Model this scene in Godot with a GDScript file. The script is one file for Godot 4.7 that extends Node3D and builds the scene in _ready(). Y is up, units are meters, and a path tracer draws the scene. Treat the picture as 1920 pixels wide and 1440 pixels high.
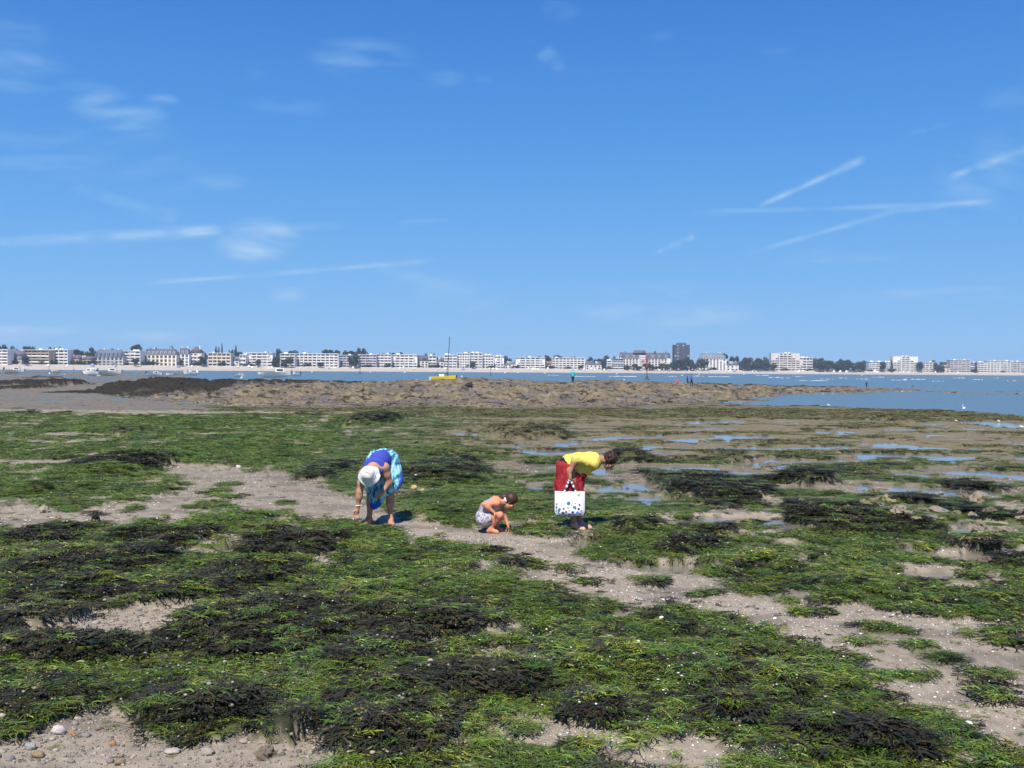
extends Node3D
# A rocky foreshore at low tide: weed beds, sand, pools and a reef, three people gathering shellfish, a bay and a seaside town behind it.
# Everything is laid out in metres; -z leads from the photographer out to sea.

const EYE := 2.3
const WATER := -0.06
const DARK_BEDS := [[-6.26,-13.45,0.5,0.83], [-5.02,-13.56,0.75,0.68], [-4.46,-12.25,0.39,0.83], [-3.26,-13.16,0.38,0.88], [-2.58,-12.84,0.41,0.61], [-2.9,-11.09,0.47,0.68], [-4.94,-11.27,0.65,0.82], [-4.42,-10.23,0.59,0.84], [-3.27,-10.07,0.59,0.66], [-4.23,-8.97,0.38,0.48], [-3.53,-8.12,0.69,0.34], [-2.25,-8.76,0.83,0.88], [-3.18,-6.76,0.29,0.4], [-2.09,-6.68,0.42,0.48], [-1.33,-6.33,0.2,0.28], [-0.79,-8.95,0.71,0.74], [-0.77,-6.81,0.46,0.95], [-1.1,-7.79,0.37,0.56], [-0.37,-7.28,0.27,0.49], [0.05,-7.27,0.23,0.37], [2.31,-6.18,0.28,0.4], [0.51,-6.61,0.21,0.25], [1.95,-6.38,0.17,0.19], [1.54,-6.67,0.21,0.19], [-4.13,-22.62,0.53,2.8], [-1.49,-22.2,1.1,3.13], [-6.17,-45.74,1,6.62], [-22.89,-53.53,4.52,3.95], [-13.21,-54.33,4.31,3.4], [-13.55,-35.69,0.42,2.05], [-8.95,-23.16,0.91,2.93], [3.91,-19.68,1.13,2.81], [5.42,-15.64,1.15,1.9], [7.28,-17.85,0.32,0.88], [9.45,-20.37,0.48,1.24], [6.19,-12.88,0.41,1.3], [6,-26.31,0.36,1.59], [18.51,-49.21,0.89,2.79], [3.17,-26.23,0.58,1.43], [3.22,-21.65,0.41,1.72], [0.6,-38.2,1.77,6.55], [6.41,-21.55,0.68,1.07], [7.91,-16.8,0.53,1.3], [2.83,-14.33,0.38,0.66], [-4.38,-13.58,0.43,0.6], [-8.76,-18.37,0.39,0.78], [-6.14,-14.66,0.17,0.45], [2.36,-13.02,0.48,0.55], [1.79,-14.51,0.31,0.49]]
const GREEN_BEDS := [[-4.13,-14.74,0.66,0.85], [-2.31,-14.14,0.52,0.92], [-5.32,-11.67,0.37,0.38], [-3.45,-11.73,0.25,0.32], [-8.76,-18.4,0.49,1.09], [0.46,-14.04,0.43,0.64], [-0.54,-17.47,1.47,1.82], [-3.58,-9.51,0.3,0.25], [-2.88,-6.53,0.14,0.14], [-2.39,-6.35,0.07,0.21], [-2.62,-6.34,0.09,0.13], [-1.73,-6.04,0.07,0.1], [-2.02,-5.95,0.08,0.08], [2,-13.9,0.81,1.16], [2.94,-11.99,0.76,0.73], [3.87,-10.71,0.79,0.74], [4.62,-9.86,0.47,0.45], [-1.36,-9.94,0.32,0.68], [-0.59,-10.49,0.61,1.01], [0.22,-9.53,0.55,0.53], [1.22,-7.85,0.83,0.57], [1.7,-7.2,0.57,0.48], [-7.62,-26.1,2.18,3.41], [-13.87,-40.7,4.62,6.7], [-7.65,-32.04,3.33,4.65], [-1.91,-28,2.36,2.52], [-8.63,-20.74,1.09,1.78], [-0.84,-16.04,0.68,0.95]]
const POOLS := [[-3.59,-12.79,0.31,0.45], [-5.75,-11.59,0.15,0.16], [-4.94,-14.45,0.12,0.15], [1.07,-13.49,0.23,0.51], [1.79,-11.92,0.63,0.36], [2.56,-18.56,0.33,0.56], [1.93,-20.09,0.26,0.84], [0.54,-19.98,0.48,0.46], [0.01,-30.73,0.81,0.87], [-1.94,-36.85,0.88,1.25], [-5.65,-35.54,0.75,1.17], [-1.05,-24.95,0.79,0.29], [0.67,-24.79,0.92,0.28], [2.04,-23.8,1.01,0.33], [3.49,-23.39,0.99,0.51], [5.26,-13.12,0.32,0.44], [3.43,-12.14,0.39,0.38], [4.72,-11.42,0.25,0.33], [4.39,-15.38,0.23,0.44], [4.04,-14.99,0.16,0.31], [8.97,-22.78,0.44,0.6], [10.79,-23.88,0.89,0.53], [6.7,-24.97,0.29,1.01], [4.52,-23.58,0.45,0.39], [8.92,-31.07,1.15,0.67], [10.41,-28.8,1.07,0.96], [11.91,-28.01,1.19,0.91], [12.33,-38.37,0.57,1.36], [11.15,-55.33,1.46,2.82], [14.38,-56.62,1.8,3.69], [9.72,-46.91,1.74,1.52], [15.38,-48.69,0.46,1.64], [13.39,-31.71,0.24,1.16], [22.68,-46.47,1.22,3.96], [9.55,-19.51,0.27,0.35], [9.07,-18.12,0.23,0.23], [10.2,-21.43,0.27,0.53], [8.09,-18.3,0.12,0.31], [6.09,-20.78,0.19,0.5], [6.8,-20.43,0.11,0.39], [6.93,-15.77,0.14,0.4], [6.07,-15.5,0.08,0.17], [0.94,-28.96,1.08,0.78], [3.97,-31.07,0.99,0.67], [5.95,-33.91,1.08,1.06], [2.57,-34.37,1.09,0.82], [-6.48,-22.84,0.19,0.3], [8.77,-26.6,0.85,0.82], [12.18,-32.73,0.87,0.74], [8.25,-36.97,1.18,0.95], [7.07,-27.11,0.86,0.51], [5,-10.08,0.16,0.24], [5.65,-11.27,0.18,0.18]]
const BARE_PATCHES := [[-3.31,-9.1,0.53,0.69], [-3.78,-8.6,0.18,0.21], [-4.72,-9.64,0.16,0.17], [-4.17,-8.32,0.13,0.14], [-3.9,-10.63,0.17,0.16], [-11.56,-24.23,0.96,0.95], [-14.21,-30.77,1.06,0.66], [-15.2,-34.53,1.1,0.83], [-4.07,-15.66,0.5,0.28], [-0.28,-9.97,0.08,0.09], [0.39,-10.13,0.12,0.1], [1,-9.22,0.15,0.1], [2.01,-7.97,0.11,0.09], [2.22,-7.66,0.2,0.1], [2.28,-5.83,0.12,0.11], [-1.19,-6.1,0.1,0.23], [-1.57,-6.46,0.05,0.17], [2.17,-10.96,0.35,0.33], [2.73,-15.05,0.56,0.47], [3.88,-14.83,0.24,0.31], [3.54,-11.06,0.18,0.17], [10.85,-42.64,1.35,2.1], [3.85,-13.89,0.22,0.27], [4.93,-11.85,0.38,0.26], [4.85,-10.83,0.29,0.24], [6.11,-16.63,0.53,0.51], [5.86,-18.35,0.39,0.62], [4.87,-17.57,0.56,0.64], [-2.29,-11.7,0.17,0.13], [-6.44,-30.37,0.32,0.64], [-12.91,-38.64,0.51,1.03], [-10.72,-38.89,0.52,1.05], [2.93,-12.46,0.26,0.18]]
const TUFTS_ON_SAND := [[2.57,-10.44,0.28,0.23], [2.94,-9.47,0.3,0.19], [3.32,-8.99,0.19,0.13], [3.41,-8.39,0.22,0.15], [3.62,-7.61,0.18,0.15], [2.97,-7.51,0.28,0.16], [3.39,-7.2,0.19,0.12], [3.41,-6.92,0.15,0.11], [3.22,-10.03,0.16,0.12], [3.94,-9.71,0.15,0.11], [2.57,-11.17,0.24,0.14], [4.3,-8.84,0.19,0.18], [3.47,-8,0.13,0.09], [4.26,-8.49,0.14,0.12], [0.46,-14.04,0.43,0.64], [0.17,-11.7,0.19,0.29], [0.63,-11.55,0.22,0.15], [0.89,-10.91,0.13,0.11], [1.53,-10.99,0.23,0.22], [-5.5,-18.53,0.29,0.48], [-5,-18.16,0.19,0.46], [-5.05,-16.73,0.44,0.45], [-5.46,-19.82,0.17,0.45], [-6.65,-19.37,0.27,1.21], [-3.81,-17.12,0.24,0.34], [-3.62,-16.28,0.19,0.31], [-4.44,-16.44,0.16,0.44], [-7.55,-16.95,0.36,0.53], [-7.06,-16.66,0.18,0.77], [-6.26,-16.16,0.3,0.24], [1.97,-10.47,0.22,0.15], [4.68,-9.42,0.2,0.16], [2.93,-8.54,0.14,0.07], [2.75,-9.9,0.18,0.11], [3.96,-8.83,0.14,0.07]]
const SAND_PATH := [[-9.38,-17.32], [-7.63,-16.72], [-6.84,-16.96], [-6.22,-17.49], [-6.75,-20.21], [-8.12,-22.85], [-8.29,-24.42], [-6.79,-23.71], [-4.92,-22.11], [-3.89,-20.38], [-3.12,-18.89], [-2.5,-17.53], [-1.79,-15.76], [-1.17,-14.86], [-0.4,-14.64], [0.01,-14.97], [0.67,-15.31], [1.38,-15.13], [2.01,-15], [1.22,-14.14], [0.96,-13.94], [0.95,-13.26], [1.02,-12.57], [1.31,-12.15], [1.99,-11.59], [2.01,-11], [2.94,-10.58], [3.5,-10.03], [4.16,-9.5], [4.87,-8.85], [3.22,-5.84], [3,-5.96], [2.91,-6.12], [2.87,-6.54], [2.64,-7.01], [2.6,-7.6], [2.74,-8.26], [2.31,-8.84], [1.64,-9.54], [1.16,-9.36], [0.94,-9.67], [0.71,-10.12], [0.13,-11.03], [0.22,-11.72], [-0.27,-12.27], [-0.28,-12.9], [-0.75,-13.48], [-1.4,-13.8], [-1.99,-14.48], [-2.51,-15.34], [-3.28,-15.47], [-3.98,-15.66], [-4.81,-15.63], [-5.3,-14.69], [-5.62,-13.95], [-6.52,-14.63], [-6.87,-14.23], [-7.51,-13.87]]
const STONY_CORNER := [[-3.45,-6.01], [-3.03,-6.15], [-2.93,-6.41], [-2.82,-6.56], [-2.55,-6.62], [-2.3,-6.21], [-2.14,-6.12], [-1.82,-6.15], [-1.6,-6.34], [-1.63,-6.59], [-1.55,-6.54], [-1.49,-6.12], [-1.29,-5.95], [-1.31,-6.32], [-1.15,-6.39], [-1.1,-5.99], [-1.11,-5.69], [-1,-4.74], [-2.71,-4.72]]
const REEF_CREST := [[-44.59,-100,-0.12], [-40.58,-98,0.31], [-38.5,-98,1.16], [-36.94,-98,1.38], [-35.04,-100,1.64], [-29.73,-100,1.41], [-24.42,-100,1.4], [-19.49,-102,1.41], [-16.79,-102,1.27], [-11.04,-104,1.34], [-7.32,-106,1.46], [-3.38,-106,1.77], [-0.57,-106,1.62], [2.29,-108,1.4], [5.25,-110,1.34], [7.59,-110,1.47], [10.1,-112,1.48], [14.65,-115,1.3], [21.65,-120,1.11], [30.36,-130,0.98], [36.41,-140,0.61], [48.54,-155,0.4], [56.06,-165,0.22], [56.32,-136,-0.07], [58.61,-133,-0.07], [60.05,-130,-0.27], [62.01,-160,-0.43], [63,-172,-0.2]]
const REEF_FOOT := [[-40.62,-91.1], [-37.25,-89.96], [-27.35,-72.57], [-21.89,-65.47], [-17.11,-59.69], [-11.27,-59.03], [-5.24,-61.83], [1.28,-59.56], [8.2,-64.26], [12.47,-69.04], [17.43,-74.58], [22.86,-87.12], [28.49,-104.17], [31.72,-107.45], [38.38,-111.88], [48.21,-124.9], [52.25,-126.18], [52.33,-113.29]]
const LEFT_MOUNDS := [[-63.26,-130.78,2.92,8.56,0.74], [-59.36,-132.58,1.81,8.67,0.86], [-102.57,-220.71,2.35,10,0.42], [-52.83,-109.21,1.35,7.14,0.36]]
const FLAT_EDGE := [[16.05,-71.94], [16.31,-69.77], [21.1,-70.69], [23.68,-65.17], [26.9,-63.93], [27.97,-58.5], [27.74,-54.38], [25.65,-44.29], [24.45,-34.33]]
const CIRRUS := [[-26.28,14.71,3.34,1.37,0.10,0.42], [-21.60,13.42,3.34,1.37,-0.20,0.50], [-19.34,14.03,1.22,0.55,0.00,0.45], [-25.54,10.92,4.56,1.82,0.00,0.25], [-26.52,16.56,2.13,1.22,0.00,0.25], [-8.54,16.95,3.65,1.37,0.00,0.45], [-12.62,14.31,3.04,0.61,0.00,0.30], [-4.35,16.00,1.82,0.76,0.10,0.25], [-1.78,16.19,0.91,0.46,0.00,0.20], [-16.44,10.25,2.13,0.79,0.00,0.30], [-14.32,7.08,2.74,1.52,0.10,0.85], [-15.31,6.46,1.82,0.91,0.00,0.30], [-12.73,4.06,1.22,0.91,0.00,0.35], [2.58,19.62,1.52,0.79,0.00,0.25], [1.84,17.32,1.37,0.76,-0.60,0.30], [4.42,16.61,1.22,0.46,0.00,0.20], [8.57,3.21,6.38,1.03,0.00,0.34], [8.41,4.55,4.56,0.67,0.00,0.20], [-25.04,1.68,9.12,0.55,0.00,0.50], [-20.14,10.98,6.08,2.74,-0.30,0.12], [-3.98,4.66,5.17,1.52,-0.30,0.18], [25.16,10.08,3.65,2.74,0.30,0.25], [11.03,8.79,1.82,0.43,0.00,0.15], [23.47,4.18,4.86,0.61,0.00,0.20], [17.59,6.31,3.65,0.61,0.00,0.14], [-14.92,15.74,1.22,0.49,0.00,0.25], [14.54,17.15,1.22,0.46,0.00,0.15], [8.29,18.28,0.91,0.46,0.00,0.20], [26.10,13.64,1.82,0.91,0.00,0.20]]
const TRAILS := [[-28.43,6.18,-15.88,7.59,0.22,0.80], [-16.02,7.52,-9.38,8.00,0.17,0.25], [-20.66,4.49,-3.99,6.28,0.12,0.50], [-24.04,9.45,-18.24,7.99,0.34,0.20], [13.34,8.93,19.45,11.44,0.15,0.65], [10.14,8.92,25.67,8.79,0.12,0.40], [12.79,6.48,21.08,8.65,0.12,0.42], [20.28,8.52,25.67,8.82,0.12,0.35], [7.95,6.61,10.30,7.58,0.12,0.40], [23.14,10.08,28.52,11.73,0.19,0.60], [-6.71,8.25,-3.70,8.45,0.10,0.25], [-8.19,5.94,-1.86,4.29,0.39,0.16], [14.23,6.02,21.37,6.08,0.12,0.15], [21.30,12.50,23.62,12.90,0.12,0.15], [17.62,4.16,27.18,4.41,0.15,0.16]]
# seafront buildings: x, z, ground, width, height, turn, style, storeys, bays, wall, roof, label
const BUILDINGS := [
	[-580.06,-1111.61,5.04,43.66,17.61,"band",5,6,[0.84,0.83,0.80],[0.10,0.11,0.13],"white balconied apartment block cut by the left edge of the picture"],
	[-559.17,-1130.21,5.04,15.60,17.55,"gable",2,3,[0.45,0.42,0.44],[0.16,0.15,0.18],"grey villa with steep purplish slate roof beside the leftmost white block"],
	[-542.30,-1144.61,5.04,29.77,17.97,"band",5,6,[0.46,0.38,0.28],[0.10,0.11,0.13],"tan stone apartment block with flat white roof, joined to a whiter block"],
	[-523.63,-1159.98,5.04,21.36,18.72,"band",5,4,[0.84,0.83,0.80],[0.10,0.11,0.13],"white half of the long block whose other half is tan"],
	[-510.46,-1170.49,5.04,11.80,13.14,"gable",2,3,[0.66,0.44,0.36],[0.15,0.14,0.16],"salmon pink villa under dark pines"],
	[-500.55,-1178.24,5.04,14.07,12.08,"gable",2,3,[0.74,0.66,0.50],[0.13,0.12,0.14],"cream villa with two chimneys right of the salmon pink villa"],
	[-479.84,-1194.01,5.04,34.22,19.43,"slate",3,7,[0.50,0.50,0.50],[0.15,0.18,0.23],"grey apartment block with bluish glazed mansard floors"],
	[-458.16,-1209.96,5.03,20.87,18.63,"band",5,3,[0.84,0.83,0.80],[0.10,0.11,0.13],"white apartment block with overhanging roof slab under the tallest left pine"],
	[-431.29,-1229.01,5.03,40.44,21.16,"mansard",3,8,[0.74,0.66,0.50],[0.12,0.13,0.16],"long cream mansion with slate mansard, dormers and white chimneys"],
	[-407.85,-1245.05,5.02,14.54,22.99,"mansard",4,3,[0.72,0.74,0.80],[0.12,0.13,0.17],"bluish white house with steep slate roof right of the cream mansion"],
	[-395.46,-1253.33,5.02,15.03,24.59,"gableband",4,3,[0.84,0.83,0.80],[0.16,0.11,0.11],"white gabled apartment house with balconies and brown roof"],
	[-370.14,-1269.84,5.01,28.30,17.75,"fin",4,5,[0.78,0.68,0.58],[0.10,0.11,0.13],"cream and salmon banded apartment block below the cypresses"],
	[-353.22,-1280.60,5.00,10.19,13.31,"gable",2,2,[0.84,0.83,0.80],[0.20,0.22,0.25],"small white villa right of the salmon banded block"],
	[-344.93,-1285.79,5.00,7.85,16.17,"band",3,2,[0.84,0.83,0.80],[0.10,0.11,0.13],"narrow white block with blue awnings"],
	[-326.48,-1297.19,4.99,34.42,18.89,"step",5,5,[0.84,0.83,0.80],[0.10,0.11,0.13],"white apartment block with five long balcony bands, stepped on its left"],
	[-294.46,-1316.42,4.98,19.21,18.42,"band",5,3,[0.84,0.83,0.80],[0.10,0.11,0.13],"left wing of the long white block, partly behind trees"],
	[-260.09,-1336.38,4.96,57.45,19.02,"fin",5,10,[0.84,0.83,0.80],[0.10,0.11,0.13],"long white apartment block with vertical fins and roof penthouses"],
	[-221.10,-1358.26,4.94,25.23,17.51,"band",5,5,[0.60,0.60,0.66],[0.10,0.11,0.13],"bluish grey balconied block behind the large pines"],
	[-197.54,-1371.11,4.93,24.38,18.61,"band",5,5,[0.62,0.58,0.64],[0.10,0.11,0.13],"mauve grey banded block right of the large pines"],
	[-176.43,-1382.41,4.92,20.18,19.68,"band",5,4,[0.84,0.83,0.80],[0.10,0.11,0.13],"bright white banded block with one solid end wall"],
	[-149.86,-1396.35,4.91,35.57,19.37,"step",5,6,[0.84,0.83,0.80],[0.10,0.11,0.13],"long white block of stepped balcony terraces below the round pine crowns"],
	[-125.23,-1409.02,4.89,15.33,18.26,"gable",3,3,[0.74,0.66,0.50],[0.13,0.14,0.17],"cream villa with tall slate gable left of the yellow catamaran's mast"],
	[-112.30,-1415.59,4.89,10.89,18.45,"band",4,2,[0.84,0.83,0.80],[0.10,0.11,0.13],"small banded block between two slate roofed villas"],
	[-101.78,-1420.87,4.88,10.18,16.35,"gable",2,2,[0.84,0.83,0.80],[0.11,0.12,0.15],"white villa with dark slate gable behind the catamaran's mast"],
	[-87.51,-1427.98,4.87,18.57,19.96,"band",5,3,[0.84,0.83,0.80],[0.10,0.11,0.13],"white block just right of the catamaran's mast"],
	[-69.74,-1436.73,4.86,17.16,22.51,"fin",6,5,[0.84,0.83,0.80],[0.10,0.11,0.13],"left wing of the big white complex, with narrow vertical bays"],
	[-51.94,-1445.39,4.85,18.41,23.18,"band",6,3,[0.84,0.83,0.80],[0.10,0.11,0.13],"tallest middle part of the big white complex"],
	[-34.88,-1453.59,4.84,15.43,20.37,"fin",5,4,[0.84,0.83,0.80],[0.10,0.11,0.13],"finned part of the big white complex, right of its middle"],
	[-19.35,-1460.98,4.83,15.12,19.05,"step",5,3,[0.84,0.83,0.80],[0.10,0.11,0.13],"right end of the big white complex, with stepped balconies"],
	[-3.28,-1468.54,4.82,15.59,11.49,"gable",2,3,[0.84,0.83,0.80],[0.25,0.20,0.18],"low white villa right of the big white complex"],
	[26.78,-1482.49,4.80,43.66,18.13,"step",5,6,[0.84,0.83,0.80],[0.10,0.11,0.13],"white terrace block with stepped ends behind a crowd of beach tents"],
	[53.98,-1494.88,4.78,9.12,12.15,"gable",2,2,[0.66,0.44,0.36],[0.30,0.12,0.09],"small pink villa with red roof between two white blocks"],
	[84.09,-1508.37,4.76,49.23,18.10,"fin",5,9,[0.84,0.83,0.80],[0.10,0.11,0.13],"white block with closely spaced vertical piers right of the pink villa"],
	[117.03,-1522.86,4.74,11.31,12.88,"gable",2,2,[0.84,0.83,0.80],[0.15,0.16,0.18],"left of two small white gabled villas"],
	[129.83,-1528.42,4.73,12.57,13.03,"gable",2,2,[0.84,0.83,0.80],[0.15,0.16,0.18],"right of two small white gabled villas"],
	[148.87,-1536.63,4.72,7.75,14.88,"band",4,1,[0.84,0.83,0.80],[0.10,0.11,0.13],"narrow white block left of the grey glass block"],
	[162.32,-1542.37,4.71,17.19,17.90,"band",5,4,[0.42,0.46,0.55],[0.10,0.11,0.13],"grey blue glazed block before the grand hotel's left end"],
	[208.07,-1575.78,4.68,80.28,27.43,"hotel",5,16,[0.74,0.68,0.60],[0.12,0.12,0.14],"grand hotel with long slate roof, dormers and a central tower"],
	[278.69,-1651.03,4.63,25.85,45.06,"tower",15,6,[0.09,0.10,0.14],[0.10,0.11,0.13],"dark high-rise tower standing above all other roofs"],
	[267.49,-1585.94,4.63,10.10,14.17,"gable",2,2,[0.84,0.83,0.80],[0.16,0.16,0.18],"leftmost white villa at the foot of the dark tower"],
	[279.04,-1590.59,4.62,10.55,15.14,"gable",2,2,[0.74,0.66,0.50],[0.16,0.16,0.18],"cream villa at the foot of the dark tower"],
	[290.88,-1595.33,4.61,10.58,14.43,"gable",2,2,[0.84,0.83,0.80],[0.16,0.16,0.18],"rightmost white villa at the foot of the dark tower"],
	[320.53,-1607.08,4.59,42.64,27.97,"mansard",6,8,[0.78,0.75,0.72],[0.20,0.22,0.27],"white hotel with pale piers and grey mansard right of the dark tower"],
	[355.28,-1620.66,4.56,20.21,15.57,"gable",2,3,[0.84,0.83,0.80],[0.15,0.16,0.18],"low white villa row at the foot of the hotel with pale piers"],
	[450.97,-1657.03,4.49,47.49,30.25,"pyramid",8,7,[0.74,0.70,0.64],[0.10,0.11,0.13],"large stepped white block standing alone before the wood"],
	[489.69,-1671.34,4.45,20.84,23.25,"step",5,4,[0.72,0.69,0.64],[0.10,0.11,0.13],"lower right wing of the lone stepped white block"],
	[621.90,-1718.65,4.34,23.71,18.03,"band",5,4,[0.84,0.83,0.80],[0.10,0.11,0.13],"white block at the right edge of the wood"],
	[647.60,-1727.58,4.32,11.92,17.84,"band",5,2,[0.84,0.83,0.80],[0.10,0.11,0.13],"narrow cream block between two dark trees"],
	[681.25,-1739.15,4.29,43.84,27.89,"pyramid",8,6,[0.84,0.83,0.80],[0.10,0.11,0.13],"tall white block with stepped roof terraces, highest on the right"],
	[728.79,-1755.29,4.25,23.29,18.23,"band",5,4,[0.84,0.83,0.80],[0.10,0.11,0.13],"white block right of the tall stepped one"],
	[762.55,-1766.59,4.22,14.06,13.90,"gable",2,2,[0.74,0.66,0.50],[0.20,0.19,0.18],"small cream villa among the right blocks"],
	[791.98,-1776.34,4.20,35.35,22.66,"band",7,5,[0.70,0.68,0.66],[0.10,0.11,0.13],"wide grey white block with seven balcony bands"],
	[820.29,-1785.64,4.17,11.85,18.24,"band",5,2,[0.42,0.46,0.55],[0.10,0.11,0.13],"narrow bluish block beside the wide seven storey one"],
	[838.47,-1791.56,4.16,17.11,19.37,"band",5,3,[0.84,0.83,0.80],[0.10,0.11,0.13],"white block behind the rightmost dark tree"],
	[862.39,-1799.31,4.13,22.44,22.01,"fin",6,4,[0.84,0.83,0.80],[0.10,0.11,0.13],"white block with vertical piers near the right edge"],
	[887.62,-1807.42,4.11,18.22,22.28,"band",6,3,[0.84,0.83,0.80],[0.10,0.11,0.13],"second block from the right edge of the picture"],
	[909.03,-1814.26,4.09,16.85,21.07,"band",6,3,[0.70,0.68,0.66],[0.10,0.11,0.13],"grey white block next to the right edge of the picture"],
	[949.36,-1827.02,4.06,49.93,21.97,"band",6,6,[0.84,0.83,0.80],[0.10,0.11,0.13],"last white block, cut by the right edge of the picture"],
]
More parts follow.
